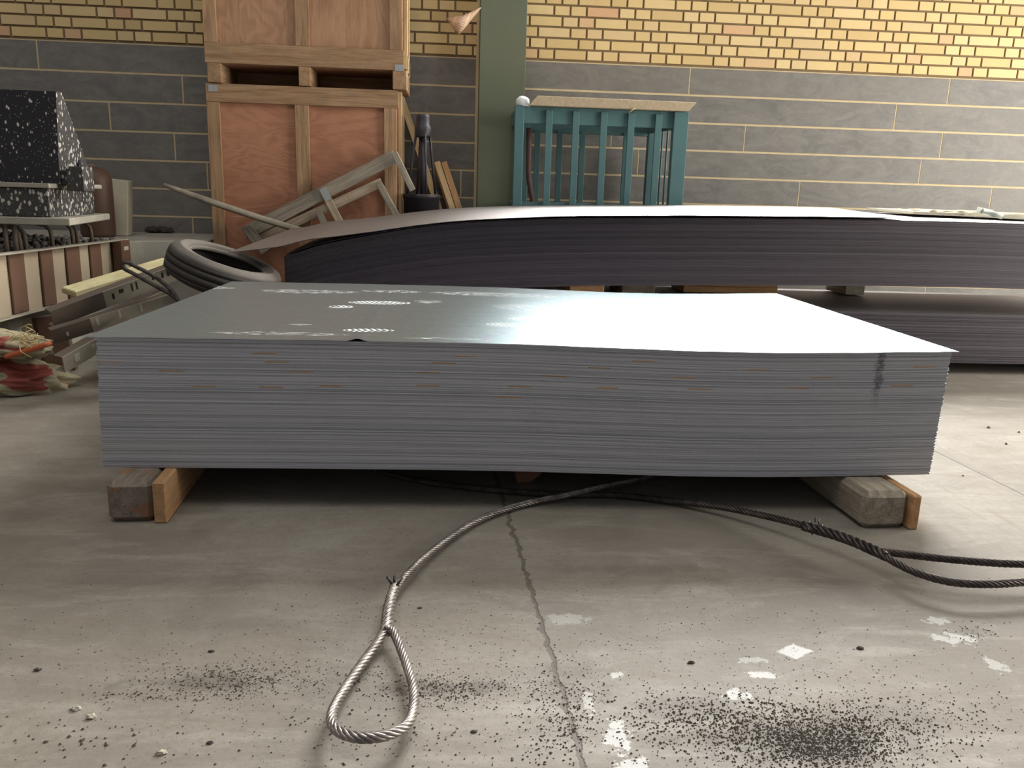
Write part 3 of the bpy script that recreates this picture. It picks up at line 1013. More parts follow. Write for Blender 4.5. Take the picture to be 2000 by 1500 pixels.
# ------------------------------------------------------------------ crates
def crate(label, pxs, zb, zt, Yf, dep, mats, feet, bracket, rails):
    xs = [at_y(p, rails[0], Yf).x for p in pxs]            # left, mid0, mid1, right edge of the front
    xl, xm0, xm1, xr = xs
    t = thing('wooden_crate', label, 'crate', ((xl + xr) / 2, Yf + dep / 2, zb))
    fz = zb + feet
    m_ = MB()
    m_.box(((xl + xr) / 2, Yf + .03, (fz + zt) / 2), (xr - xl - .02, .012, zt - fz - .01))
    part(m_, 'front_panel', mats[0], t)
    m_ = MB()
    m_.box((xr - .012, Yf + dep / 2 + .02, (fz + zt) / 2), (.014, dep - .05, zt - fz - .01))
    m_.box((xl + .012, Yf + dep / 2 + .02, (fz + zt) / 2), (.014, dep - .05, zt - fz - .01))
    part(m_, 'side_panel', mats[1], t)
    m_ = MB()
    m_.box(((xl + xr) / 2, Yf + dep / 2, zt - .01), (xr - xl - .03, dep - .04, .014))
    part(m_, 'lid', mats[1], t)
    m_ = MB()
    m_.box(((xl + xr) / 2, Yf + dep / 2, fz + .01), (xr - xl - .03, dep - .04, .02))
    part(m_, 'base_board', mats[1], t)
    bt = .024
    rb, rt = rails[1], rails[2]
    for (a, b) in ((xl, xl + .083), (xm0, xm1), (xr - .095, xr - .012)):
        m_ = MB()
        m_.box(((a + b) / 2, Yf + .012, (fz + rb + zt - rt) / 2), (b - a, bt, zt - rt - fz - rb - .002), bevel=.002)
        part(m_, 'batten', 'cratewood', t)
    if rb:
        m_ = MB()
        m_.box(((xl + xr) / 2, Yf + .011, fz + rb / 2), (xr - xl, bt, rb), bevel=.002)
        part(m_, 'bottom_rail', 'cratewood', t)
    if rt:
        m_ = MB()
        m_.box(((xl + xr) / 2, Yf + .011, zt - rt / 2), (xr - xl, bt, rt), bevel=.002)
        part(m_, 'top_rail', 'cratewood', t)
    for y in (Yf + .10, Yf + dep - .10):                    # uprights on the right-hand side, seen edge on
        m_ = MB()
        m_.box((xr + .008, y, (fz + zt) / 2), (.024, .09, zt - fz), bevel=.002)
        part(m_, 'batten', 'pine', t)
    m_ = MB()
    m_.box((xr + .008, Yf + dep / 2, fz + .06), (.024, dep - .02, .1), bevel=.002)
    part(m_, 'side_rail', 'pine', t)
    for (a, b) in ((xl + .01, xl + .10), (xm0 + .015, xm1), (xr - .075, xr + .018)):
        m_ = MB()
        m_.box(((a + b) / 2, Yf + dep / 2, zb + feet / 2), (b - a, dep, feet), bevel=.004)
        part(m_, 'skid', 'cratewood', t)
    m_ = MB()
    m_.box(((xl + xr) / 2, Yf + dep - .02, zb + feet / 2), (xr - xl - .04, .02, feet - .002), bevel=.002)  # added board closing the gap between the skids so it reads dark
    part(m_, 'added_gap_board', 'cratewood', t)
    for (px, pz) in bracket:
        rail_ = [o_ for o_ in COL.objects if o_.parent == t and o_.name.split('.')[0] in ('bottom_rail', 'top_rail')][0]
        m_ = MB()
        m_.box((px, Yf - .002, pz), (.055, .004, .04))
        m_.box((px + (.027 if px > (xl + xr) / 2 else -.027), Yf + .02, pz), (.004, .045, .04))
        part(m_, 'corner_bracket', 'zinc', rail_, 'small grey metal corner bracket')
    return t


YC = 5.80
zc = at_y(590, 168, YC).z
zf2 = at_y(590, 130, YC).z - zc
xr_ = at_y(783, 128, YC).x
xl_ = at_y(412, 168, YC).x
CD = .45
crate('lower wooden crate with two reddish plywood panels, standing behind the tyre', (408, 578, 605, 778), 0, zc - .004, YC, CD, ['plylow', 'plylow'], .12, [(xl_ + .012, zc - .035)], (300, .0, .115))
uc = crate('upper wooden crate with brown plywood panels, stacked on the reddish one', (397, 576, 604, 789), zc, zc + 1.25, YC - .01, CD, ['plyup', 'plyup'], zf2, [(xr_ - .012, zc + zf2 + .015)], (60, .125, .0))
m_ = MB()
pz = [at_y(x, y, YC + .021) for x, y in ((695, 91), (699, 88), (704, 91), (709, 88), (713, 91), (719, 89))]
m_.tube(pz, .0045, 6)
part(m_, 'pencil_scribble', 'ink', uc, 'short dark scribble on the plywood')

# pole, broken frame, planks, drum tool
m_ = MB()
p0, p1 = at_y(320, 361, 5.56), at_y(615, 458, 5.665)
p2 = p1 + (p1 - p0) * .08
p2.y = 5.69
pts = [p0 + (p2 - p0) * (i / 12) + Vector((0, 0, -.012 * math.sin(i / 12 * math.pi))) for i in range(13)]
m_.tube(pts, [.014 + .008 * min(1, i / 3) for i in range(13)], 14)
tag(m_.build('wooden_pole', 'oldwood', None, p1), 'long slim wooden pole slanting in front of the crates', 'pole')

YK = 5.745
t = thing('broken_wooden_frame', 'broken frame of grey battens leaning aslant against the lower crate', 'wooden frame', at_y(620, 470, YK))
for (nm, a, b, w, dy, mat_) in [('long_batten', (478, 456), (772, 305), .088, 0.0, 'oldwood'), ('long_batten', (500, 470), (746, 356), .062, .012, 'dullpine'), ('end_batten', (770, 298), (806, 372), .042, -.05, 'oldwood'),
                                ('cross_batten', (630, 370), (695, 492), .05, -.03, 'dullpine'), ('cross_batten', (622, 414), (662, 492), .045, -.022, 'oldwood'), ('cross_batten', (740, 358), (806, 480), .045, -.022, 'oldwood'), ('end_batten', (481, 444), (520, 492), .07, -.03, 'oldwood')]:
    A, B = at_y(*a, YK + dy), at_y(*b, YK + dy)
    m_ = MB()
    m_.beam(A, B, w, .03 if nm == 'long_batten' else .02, up=(0, -1, 0), bevel=.003)
    bt_ = part(m_, nm, mat_, t)
    if (a, nm) == ((630, 370), 'cross_batten'):
        strap_on = bt_
m_ = MB()
A, B = at_y(630, 368, YK - .043), at_y(642, 391, YK - .043)
m_.beam(A, B, .046, .003, up=(0, -1, 0), bevel=0)
part(m_, 'metal_strap', 'zinc', strap_on, 'grey metal strap over the joint')

m_ = MB()
m_.beam(at_y(783, 194, 6.42), at_y(930, 622, 6.32), .05, .05, up=(.2, -1, 0), bevel=.002)
tag(m_.build('plank', 'pine', None, at_y(880, 500, 6.12)), 'long pale plank leaning steeply beside the crates, behind the dark drum tool', 'plank')
for dx, dy, lab in [(0, -.01, 'pale plank leaning beside the olive column, nearer of a pair'), (.052, .0, 'orange-edged plank leaning beside the olive column, farther of a pair')]:
    m_ = MB()
    a, b = at_y(852, 318, 6.40 + dy), at_y(952, 622, 6.14 + dy)
    a.x += dx
    b.x += dx
    m_.beam(a, b, .046, .06, up=(.3, -1, 0), bevel=.002)
    tag(m_.build('plank', 'pine' if not dx else 'boardwood', None, b), lab, 'plank')

YD = 5.86
c = at_y(823, 420, YD)
t = thing('drum_tool', 'dark steel tool with a drum, thin rods and a cap, standing beside the crates', 'tool', (c.x, YD, 0))
zdt, zcap0, zcap1 = at_y(821, 379, YD).z, at_y(825, 268, YD).z, at_y(825, 224, YD).z
m_ = MB()
m_.lathe([(.118, .0), (.124, .02), (.124, zdt - .03), (.130, zdt - .028), (.130, zdt), (.118, zdt), (.112, zdt - .02), (.04, zdt - .03)], (c.x, YD, 0), n=32)
part(m_, 'drum', 'drum', t)
cx = at_y(826, 245, YD).x
m_ = MB()
m_.lathe([(.050, zcap0), (.056, zcap0 + .01), (.056, zcap0 + .07), (.048, zcap0 + .075), (.048, zcap1 - .02), (.043, zcap1), (.02, zcap1)], (cx, YD, 0), n=24)
part(m_, 'cap', 'drum', t)
m_ = MB()
m_.tube([(cx, YD, zdt - .04), (cx, YD, zcap0 + .02)], .019, 12)
part(m_, 'centre_pipe', 'drum', t)
for i in range(4):
    a = i * math.pi / 2 + .35
    m_ = MB()
    m_.tube([(c.x + .105 * math.cos(a), YD + .105 * math.sin(a), zdt - .03), (cx + .048 * math.cos(a), YD + .048 * math.sin(a), zcap0 + .02)], .0085, 8)
    part(m_, 'rod', 'drum', t)

# ------------------------------------------------------------------ teal cage by the column
YG, YH = 5.75, 6.28
gl, gr = at_y(1003, 300, YG).x, at_y(1338, 300, YG).x
gz = at_y(1170, 213, YG).z
t = thing('steel_cage', 'teal painted steel cage with upright bars, standing beside the olive column', 'cage', ((gl + gr) / 2, (YG + YH) / 2, 0))
PW = .062
xrr = at_y(1272, 330, YH).x                   # the rear right post
for (x, y, w) in ((gl + PW / 2, YG, PW), (gr - .05, YG, .10), (at_y(1022, 330, YH).x, YH, PW), (xrr, YH, .085)):
    m_ = MB()
    m_.box((x, y, gz / 2), (w, .06, gz), bevel=.003)
    part(m_, 'post', 'teal', t)
zr = at_y(1170, 246, YG).z
zl0, zl1 = at_y(1170, 398, YG).z, at_y(1170, 411, YG).z
for (nm, y, z0, z1) in (('top_rail', YG + .012, zr, gz), ('top_rail', YH - .01, zr - .02, gz - .02), ('lower_rail', YG + .012, zl1, zl0), ('lower_rail', YH - .01, zl1 - .01, zl0 - .01), ('bottom_rail', YG + .012, .05, .12), ('bottom_rail', YH - .01, .05, .12)):
    m_ = MB()
    m_.box(((gl + gr) / 2 - (.03 if y > 6 else 0), y, (z0 + z1) / 2), (gr - gl - .06 - (.08 if y > 6 else 0), .03, z1 - z0), bevel=.002)
    part(m_, nm, 'teal', t)
for x in (gl + PW / 2, gr - .06):
    for (z0, z1) in ((zr, gz - .01), (zl1, zl0)):
        m_ = MB()
        m_.box((x - (.045 if x > 1 else 0), (YG + YH) / 2, (z0 + z1) / 2), (.04, YH - YG - .06, z1 - z0), rot=Matrix.Rotation(.16 if x > 1 else 0, 3, 'Z'), bevel=.002)
        part(m_, 'side_rail', 'teal', t)
for px in (1070, 1122, 1176, 1229, 1282):
    x = at_y(px, 300, YG - .012).x
    m_ = MB()
    m_.box((x, YG - .014, (.06 + gz - .02) / 2), (.045, .016, gz - .08), bevel=.002)
    part(m_, 'bar', 'teal', t)
for px in (1047, 1090, 1134, 1218):
    x = at_y(px, 330, YH).x
    m_ = MB()
    m_.box((x, YH - .03, (.06 + zr) / 2), (.042, .012, zr - .06), bevel=.002)
    part(m_, 'rear_bar', 'teal', t)
for k in range(4):
    y = YG + .12 + k * .105
    x = (gr - .05) + (xrr - gr + .05) * (y - YG) / (YH - YG)
    m_ = MB()
    m_.tube([(x, y, zl0 - .01), (x, y, zr + .01)], .007, 8)
    part(m_, 'side_bar', 'teal', t)

m_ = MB()
q = [at_y(1036, 210, YG - .06), at_y(1345, 216, YG - .06), at_y(1361, 202, YG - .06), at_y(1050, 192, YG - .06)]
zsh = gz + .002
for v in q:
    v.z = max(v.z, zsh)
q[0].z = q[1].z = zsh
q[3].z, q[2].z = zsh + .062, zsh + .058
m_.prism(q, (0, .42, 0), bevel=.002)
tag(m_.build('chipboard_slab', 'chip', None, ((gl + gr) / 2, YG + .1, gz)), 'thick rough chipboard slab lying on top of the teal cage', 'board')
m_ = MB()
wc = at_y(1021, 203, YG)
m_.lump((wc.x, YG + .01, gz + .024), (.046, .04, .042), 3, .10, 3, 3)
tag(m_.build('white_lump', 'white', None, (wc.x, YG, gz)), 'small rounded white lump on the left corner of the teal cage', 'lump')
m_ = MB()
a, b = at_y(1228, 221, YG - .07), at_y(1241, 211, YG - .065)
m_.tube([a, (a + b) / 2 + Vector((0, -.01, .004)), b], .0028, 6)
tag(m_.build('straw', 'straw', None, b), 'tiny straw sticking out under the chipboard slab', 'straw')
m_ = MB()
pts = [at_y(x, y, YG + .12) for x, y in ((1033, 250), (1033, 290), (1032, 330), (1033, 350), (1037, 375), (1040, 390), (1037, 405), (1035, 440), (1035, 520))]
m_.tube(pts + [(pts[-1].x, YG + .12, .01)], .019, 12)
tag(m_.build('bent_pipe', 'brownpipe', None, (pts[-1].x, YG + .12, 0)), 'brown bent pipe standing upright inside the teal cage', 'pipe')

# newspaper cone stuck at the column
m_ = MB()
N = 8
A, B, Cc, D = at_y(873, 36, 6.30), at_y(904, 31, 6.22), at_y(939, 15, 6.29), at_y(896, 69, 6.24)
verts, gs, F = [], [], []
for i in range(N + 1):
    s = i / N
    top = A.lerp(B, s * 2) if s < .5 else B.lerp(Cc, (s - .5) * 2)
    bot = A.lerp(D, min(1, s * 1.6)) if s < .62 else D.lerp(Cc, (s - .62) / .38)
    for j in range(N + 1):
        r_ = j / N
        p = top.lerp(bot, r_)
        p.y -= .04 * math.sin(math.pi * r_) * math.sin(math.pi * s)
        verts.append(p)
        gs.append(Vector((s * .26, r_ * .2, 0)))
for i in range(N):
    for j in range(N):
        F.append((i * (N + 1) + j, (i + 1) * (N + 1) + j, (i + 1) * (N + 1) + j + 1, i * (N + 1) + j + 1))
m_.poly(verts, F, 0, gs, .5, True)
o = m_.build('newspaper', 'paper', None, Cc)
sm = o.modifiers.new('sol', 'SOLIDIFY')
sm.thickness = .004
tag(o, 'folded piece of newspaper hanging by one corner from the olive column', 'newspaper')

# ------------------------------------------------------------------ tyre
tc = at_y(438, 530, 4.25)
tx = Matrix.Rotation(R(19.5), 3, 'Y') @ Matrix.Rotation(R(2.5), 3, 'X')
axis = tx @ Vector((0, 0, 1))
t = thing('tyre', 'worn car tyre lying tilted to the left of the dark steel stacks', 'tyre', tc)
RO, RI, HW = .276, .178, .078
tread = [(RO, -HW + .03), (RO + .004, -.05), (RO + .004, -.047), (RO - .005, -.045), (RO - .005, -.040), (RO + .005, -.038), (RO + .006, -.012), (RO - .004, -.010), (RO - .004, -.003), (RO + .006, 0), (RO + .006, .022), (RO - .004, .024), (RO - .004, .030), (RO + .004, .033), (RO, HW - .03)]
m_ = MB()
m_.lathe(tread + [(RO - .03, HW - .035), (RO - .03, -HW + .035)], tc, axis, 72, 0, True)
part(m_, 'tread', 'rubber', t)
for s, nm in ((1, 'upper'), (-1, 'lower')):
    m_ = MB()
    pr_ = [(RO + .001, s * (HW - .032)), (RO - .012, s * (HW - .012)), (RO - .04, s * (HW - .001)), (RO - .045, s * (HW + .003)), (RO - .05, s * HW), (RO - .085, s * (HW - .006)), (RI + .018, s * (HW - .016)), (RI + .014, s * (HW - .012)), (RI + .004, s * (HW - .016)), (RI, s * (HW - .03)), (RI + .012, s * (HW - .036)), (RO - .06, s * (HW - .022)), (RO - .025, s * (HW - .04))]
    m_.lathe(pr_, tc, axis, 72, 0, True)
    part(m_, 'sidewall', 'rubberdust' if s > 0 else 'rubber', t)

# ------------------------------------------------------------------ formwork panel, slotted profiles, planks, sacks
t = thing('formwork_panel', 'long beige steel formwork panel with brown upright ribs in front of the platform', 'formwork panel', ((pA + pB) / 2).to_tuple())
pz0, pz1 = .325, .625
a0, b0 = pA.copy(), pB.copy()
a0.z = b0.z = 0
Zv = Vector((0, 0, 1))
m_ = MB()
m_.beam(a0 + Zv * (pz0 + pz1) / 2 + nv * .05, b0 + Zv * (pz0 + pz1) / 2 + nv * .05, .006, pz1 - pz0)
part(m_, 'face_plate', 'form', t)
for zz, nm in ((pz1 - .004, 'top_flange'), (pz0 + .004, 'bottom_flange')):
    m_ = MB()
    m_.beam(a0 + Zv * zz + nv * .030, b0 + Zv * zz + nv * .030, .055, .008)
    part(m_, nm, 'slot', t)


def on_panel(px):
    # where the line of sight through column px meets the panel's front
    d = ray(px, 540)
    k = (nv.dot(a0)) / (nv.x * d.x + nv.y * d.y)
    return Vector((d.x * k, d.y * k, 0))


for (l, r_) in ((-150, -95), (-68, 6), (36, 66), (97, 121), (147, 173), (193, 214)):
    A, B = on_panel(l), on_panel(r_)
    m_ = MB()
    w = (B - A).length
    mid = (A + B) / 2 + nv * .042
    m_.box(mid + Zv * (pz0 + pz1) / 2, (w, .014, pz1 - pz0 - .018), Matrix((dv, nv, Zv)).transposed(), bevel=.004)
    part(m_, 'rib', 'rib', t)
A, B = on_panel(234), on_panel(251)
m_ = MB()
mid = (A + B) / 2 + nv * .004
m_.box(mid + Zv * (pz0 + pz1) / 2, ((B - A).length, .055, pz1 - pz0 - .01), Matrix((dv, nv, Zv)).transposed(), bevel=.003)
ep_ = part(m_, 'end_plate', 'rib', t, 'brown end plate with two pale slots')
for zz in (.575, .47):
    m_ = MB()
    m_.box(mid + Zv * zz - nv * .0275, ((B - A).length * .5, .004, .022), Matrix((dv, nv, Zv)).transposed())
    part(m_, 'punched_slot', 'pebble', ep_)

# gravel heap on the platform behind the panel
m_ = MB()
gp_ = at_z(40, 478, .62)
for i in range(900):
    u, v = random.gauss(0, .5), random.gauss(0, .20)
    rr = random.uniform(.010, .024)
    hz = max(0, .085 * math.exp(-(u / .6) ** 2 - (v / .25) ** 2) - .012)
    p = gp_ + dv * u + nv * (v + .22)
    if (p - q0).dot(nv) < .03 or p.y > 5.5:
        continue
    m_.lump((p.x, p.y, PZ + hz * random.uniform(.3, 1) + rr * .5), (rr, rr * random.uniform(.6, 1), rr * .7), 1, .35, 2, i, False)
tag(m_.build('gravel_heap', 'gravel', None, (gp_.x, gp_.y + .2, PZ)), 'heap of dark gravel on the platform under the speckled machine', 'gravel', None, 'stuff')

# lower formwork pieces, leaning under the big panel
t = thing('formwork_panel', 'short beige formwork panel with a brown rib leaning under the long one', 'formwork panel', at_z(60, 700, 0))
A, B = at_y(-60, 648, 4.06), at_y(128, 602, 4.30)
A.z, B.z = .27, .30
lean = Vector((.18, -.10, -1)).normalized()
pts = [A, B, B + lean * .29, A + lean * .27]
m_ = MB()
m_.prism(pts, nv * .012, bevel=.002)
part(m_, 'face_plate', 'form', t)
for f0, f1, mt_ in ((.02, .16, 'slot'), (.42, .50, 'slot'), (.62, .92, 'rib')):
    m_ = MB()
    a, b = A.lerp(B, f0), A.lerp(B, f1)
    off = -nv * .022
    m_.prism([a + off, b + off, b + lean * .29 + off, a + lean * .27 + off], nv * .02, bevel=.002)
    part(m_, 'rib', mt_, t)


def slotted(label, a, b, h, dep, lean_, darkf, holes, side=1):
    """U-shaped perforated profile from a to b, its face h high, first darkf of its length dark"""
    a, b = Vector(a), Vector(b)
    d = (b - a).normalized()
    up = (Zv - d * d.z)
    up = (up.normalized() + lean_ * Vector((d.y, -d.x, 0))).normalized()
    n = d.cross(up).normalized()           # towards the viewer
    if n.y > 0:
        n = -n
    t_ = thing('slotted_profile', label, 'steel profile', ((a + b) / 2).to_tuple())
    th = .005
    m1 = MB()
    c_ = a.lerp(b, darkf) if darkf else a
    up2 = up
    if darkf:
        m1.prism([a, c_, c_ + up * h, a + up * h], -n * th, mi=1)
    m1.prism([c_, b, b + up * h, c_ + up * h], -n * th, mi=0)
    web_ = part(m1, 'web', ['slot', 'slotd'], t_)
    for k in (0, 1):
        m1 = MB()
        o_ = up * (h - th if k else 0)
        m1.prism([a + o_ - n * th, b + o_ - n * th, b + o_ - n * dep, a + o_ - n * dep], up * th, mi=0)
        part(m1, 'flange', ['slotd' if k else 'slot'], t_)
    for (f, v, w_, h_) in holes:
        m1 = MB()
        p = a.lerp(b, f) + up * h * v + n * .0006
        m1.prism([p, p + d * w_, p + d * w_ + up * h_, p + up * h_], n * .0012)
        part(m1, 'punched_slot', 'hole' if side else 'pebble', web_)
    return t_


def PY(px, py, Y):
    return at_y(px, py, Y)


slotted('beige slotted steel profile with dark punched slots, highest of the pile beside the tyre', PY(107, 640, 3.95), PY(345, 548, 4.42), .085, .05, .25, .40,
        [(.46, .35, .012, .03), (.52, .55, .01, .02), (.54, .55, .01, .02), (.62, .4, .008, .04), (.66, .4, .008, .04), (.74, .6, .012, .018), (.8, .6, .012, .018), (.88, .5, .012, .03), (.93, .5, .012, .03)])
slotted('narrow beige profile wedged in the middle of the pile beside the pale stack', PY(160, 652, 3.98), PY(320, 585, 4.36), .045, .03, .3, 0, [(.1, .3, .015, .015), (.2, .4, .015, .015), (.3, .4, .015, .02), (.62, .4, .01, .02), (.72, .4, .01, .02)])
slotted('dark and beige slotted profile with pale slots, running towards the corner of the pale stack', PY(108, 672, 3.86), PY(345, 598, 4.2), .07, .04, .2, .30, [(.1, .3, .01, .02), (.34, .35, .012, .04), (.52, .4, .012, .04), (.70, .4, .012, .04)], 0)
slotted('beige slotted profile lying lowest on the floor beside the pale stack', PY(128, 728, 3.62), PY(262, 650, 4.02), .075, .05, .15, 0, [(.14, .3, .03, .035), (.38, .5, .02, .02), (.7, .5, .02, .02)], 0)
m_ = MB()
m_.beam(PY(133, 571, 4.12), PY(330, 512, 4.72), .09, .032, up=(.1, -.25, 1), bevel=.005)
tag(m_.build('plank', 'ywood', None, PY(230, 540, 4.3)), 'yellowish weathered plank lying on the pile in front of the formwork panel', 'plank')
m_ = MB()
for (x, y, Y, s) in ((230, 690, 4.15, .13), (290, 640, 4.3, .16), (360, 600, 4.36, .2)):
    pass
m_.prism([(-1.70, 4.02, 0), (-1.45, 4.02, 0), (-1.05, 4.48, 0), (-1.70, 4.6, 0)], (0, 0, .17), bevel=.02)  # both blocks are added; their dark colour stands in for shade under the pile
tag(m_.build('concrete_block', 'slotd', None, (-1.4, 4.3, 0)), 'low added concrete block, coloured dark as shade, under the pile of steel profiles', 'concrete block')
m_ = MB()
m_.prism([(-1.45, 4.16, .171), (-1.0, 4.16, .171), (-.96, 4.46, .171), (-1.45, 4.46, .171)], (0, 0, .17), bevel=.02)
tag(m_.build('concrete_block', 'slotd', None, (-1.35, 4.45, .17)), 'upper added concrete block, coloured dark as shade, that carries the tilted tyre', 'concrete block')

# sacks
def sack(label, px, py, Y, s, seed, lift=0, straw=False):
    c = at_y(px, py, Y)
    c.z = s[2] * .55 + lift
    t_ = thing('woven_sack', label, 'sack', (c.x, c.y, lift))
    m1 = MB()
    m1.lump(c, s, 5, .22, 1.6, seed, True, 0, .42, Matrix.Rotation(.25, 3, 'Z') @ Matrix.Rotation(.12, 3, 'Y'))
    cl_ = part(m1, 'cloth', 'sack', t_)
    if straw:
        m1 = MB()
        for i in range(26):
            p = c + Vector((s[0] * .74 + random.uniform(-.03, .05), -s[1] * .45 + random.uniform(-.05, .06), random.uniform(.0, .09)))
            m1.tube([p, p + Vector((random.uniform(-.03, .06), random.uniform(-.03, .0), random.uniform(-.03, .03))), p + Vector((random.uniform(.0, .09), random.uniform(-.03, .02), random.uniform(-.06, .03)))], .0022, 5)
        part(m1, 'frayed_threads', 'straw', cl_, 'pale frayed threads at the torn mouth')
        m1 = MB()
        p = c + Vector((s[0] * .5, -s[1] * .6, -.035))
        m1.beam(p, p + Vector((.20, -.02, .065)), .05, .022, bevel=.007)
        part(m1, 'orange_hem', 'orange', cl_, 'orange rolled hem')
    return t_


sack('dirty woven sack with red print lying flat on the floor at the left edge', 5, 735, 3.86, (.235, .13, .10), 4)
sack('torn woven sack with red print and frayed mouth, lying on the other sack', -16, 690, 3.80, (.20, .12, .072), 9, .184, True)

# small rope eye behind the pale stack
def rope_mesh(mb, pts, r, strands=6, lay=None, mi=0, twist0=0.0, closed=False):
    """twisted strands along a smooth path"""
    P = [Vector(p) for p in pts]
    dense = []
    n = len(P)
    for i in range(n - 1):
        a, b = P[i], P[i + 1]
        pa = P[i - 1] if i else a * 2 - b
        pb = P[i + 2] if i + 2 < n else b * 2 - a
        for k in range(24):
            s = k / 24
            dense.append(.5 * ((2 * a) + (b - pa) * s + (2 * pa - 5 * a + 4 * b - pb) * s * s + (3 * a - pa - 3 * b + pb) * s ** 3))
    dense.append(P[-1])
    lay = lay or r * 8.5
    step = lay / 9
    out = [dense[0]]
    acc = 0
    for a, b in zip(dense[:-1], dense[1:]):
        L = (b - a).length
        while acc + L >= step:
            f = (step - acc) / L
            a = a.lerp(b, f)
            out.append(a.copy())
            L = (b - a).length
            acc = 0
        acc += L
    pts = out
    fr = []
    prev = None
    for i, p in enumerate(pts):
        t_ = (pts[min(i + 1, len(pts) - 1)] - pts[max(i - 1, 0)]).normalized()
        nrm = t_.orthogonal().normalized() if prev is None else (prev - t_ * prev.dot(t_)).normalized()
        prev = nrm
        fr.append((p, nrm, t_.cross(nrm)))
    for s in range(strands):
        path = []
        for i, (p, x, y) in enumerate(fr):
            a = twist0 + 2 * math.pi * (s / strands + i * step / lay)
            path.append(p + (x * math.cos(a) + y * math.sin(a)) * r * .64)
        mb.tube(path, r * .37, 6, mi)
    return mb


RR = .0100


def Z(px, py, z):
    return at_z(px, py, z)


# near sling with the bright eye on the open floor
t = thing('wire_rope_sling', 'shiny steel wire rope whose eye lies on the open floor', 'wire rope', Z(765, 1160, 0))
m_ = MB()
rope_mesh(m_, [Z(1330, 915, .014), Z(1250, 936, .026), Z(1180, 950, .036), Z(1110, 966, .026), Z(1050, 978, .016), Z(990, 994, .014), Z(930, 1018, .014), Z(875, 1053, .016), Z(825, 1092, .022), Z(790, 1128, .028), Z(772, 1150, .03)], RR)
part(m_, 'rope', 'ropes', t)
m_ = MB()
rope_mesh(m_, [Z(773, 1142, .03), Z(765, 1165, .031), Z(759, 1190, .032), Z(756, 1215, .031), Z(753, 1238, .030)], RR * 1.35, 5, RR * 9)
spl_ = part(m_, 'splice', 'ropes', t, 'thick twisted splice where the eye joins')
m_ = MB()
for (x, y, dx) in ((765, 1140, -.012), (776, 1142, .012), (770, 1138, 0)):
    p = Z(x, y, .04)
    m_.tube([p, p + Vector((dx, .012, .012))], .003, 6)
part(m_, 'wire_ends', 'roped', spl_, 'dark clipped wire ends')
m_ = MB()
rope_mesh(m_, [Z(753, 1228, .030), Z(735, 1258, .026), Z(706, 1298, .022), Z(678, 1338, .022), Z(656, 1375, .028), Z(647, 1402, .036), Z(656, 1424, .042), Z(685, 1438, .045), Z(722, 1441, .045), Z(762, 1434, .042), Z(795, 1415, .036), Z(807, 1385, .03), Z(808, 1348, .026), Z(796, 1302, .024), Z(781, 1262, .026), Z(766, 1228, .030)], RR)
eye_ = part(m_, 'eye', 'ropes', t)
m_ = MB()
a, b = Z(726, 1274, .0215), Z(743, 1252, .0235)
m_.tube([a, b], RR * .62, 10)
part(m_, 'paint_band', 'redpaint', eye_, 'faded red paint on the rope')

t = thing('wire_rope_sling', 'dark greasy wire rope running from under the pale stack, past the grey timber', 'wire rope', Z(1600, 1050, 0))
m_ = MB()
rope_mesh(m_, [Z(700, 905, .013), Z(760, 924, .013), Z(830, 940, .013), Z(900, 950, .013), Z(1000, 960, .013), Z(1100, 966, .013), Z(1200, 967, .013), Z(1300, 977, .016), Z(1400, 989, .03), Z(1500, 1009, .045), Z(1575, 1028, .055)], RR * 1.05)
part(m_, 'rope', 'roped', t)
m_ = MB()
rope_mesh(m_, [Z(1568, 1027, .055), Z(1615, 1040, .058), Z(1660, 1055, .06), Z(1700, 1072, .06), Z(1735, 1088, .06)], RR * 1.5, 5, RR * 10)
spl_ = part(m_, 'splice', 'roped', t, 'thick twisted splice with frayed wires')
m_ = MB()
for i in range(16):
    p = Z(1570 + random.uniform(0, 30), 1024 + random.uniform(-4, 14), .06)
    m_.tube([p, p + Vector((random.uniform(-.02, .02), random.uniform(-.02, .01), random.uniform(-.02, .025)))], .0018, 5)
part(m_, 'frayed_wires', 'roped', spl_)
m_ = MB()
rope_mesh(m_, [Z(1722, 1078, .062), Z(1770, 1083, .064), Z(1840, 1091, .064), Z(1920, 1098, .062), Z(2000, 1102, .06), Z(2090, 1100, .058), Z(2150, 1100, .05), Z(2175, 1110, .045), Z(2150, 1122, .045), Z(2080, 1129, .048), Z(2000, 1137, .05), Z(1930, 1141, .052), Z(1860, 1137, .054), Z(1800, 1122, .056), Z(1755, 1102, .058), Z(1725, 1084, .06)], RR * 1.05)
part(m_, 'eye', 'roped', t)

t = thing('wire_rope_sling', 'dark wire rope loop standing up behind the left corner of the pale stack', 'wire rope', at_y(330, 570, 4.05))
m_ = MB()
YR = 3.99
lp = [at_y(x, y, YR) for x, y in ((352, 596), (336, 569), (312, 547), (290, 533), (268, 522), (252, 514), (241, 512), (237, 517), (243, 525), (262, 535), (290, 551), (315, 565), (338, 578), (356, 600))]
e = at_y(362, 618, 4.0)
rope_mesh(m_, [(-1.36, 4.0, .185)] + [e] + lp + [e + Vector((-.03, 0, 0)), (-1.40, 4.0, .185)], RR)
part(m_, 'eye', 'roped', t)

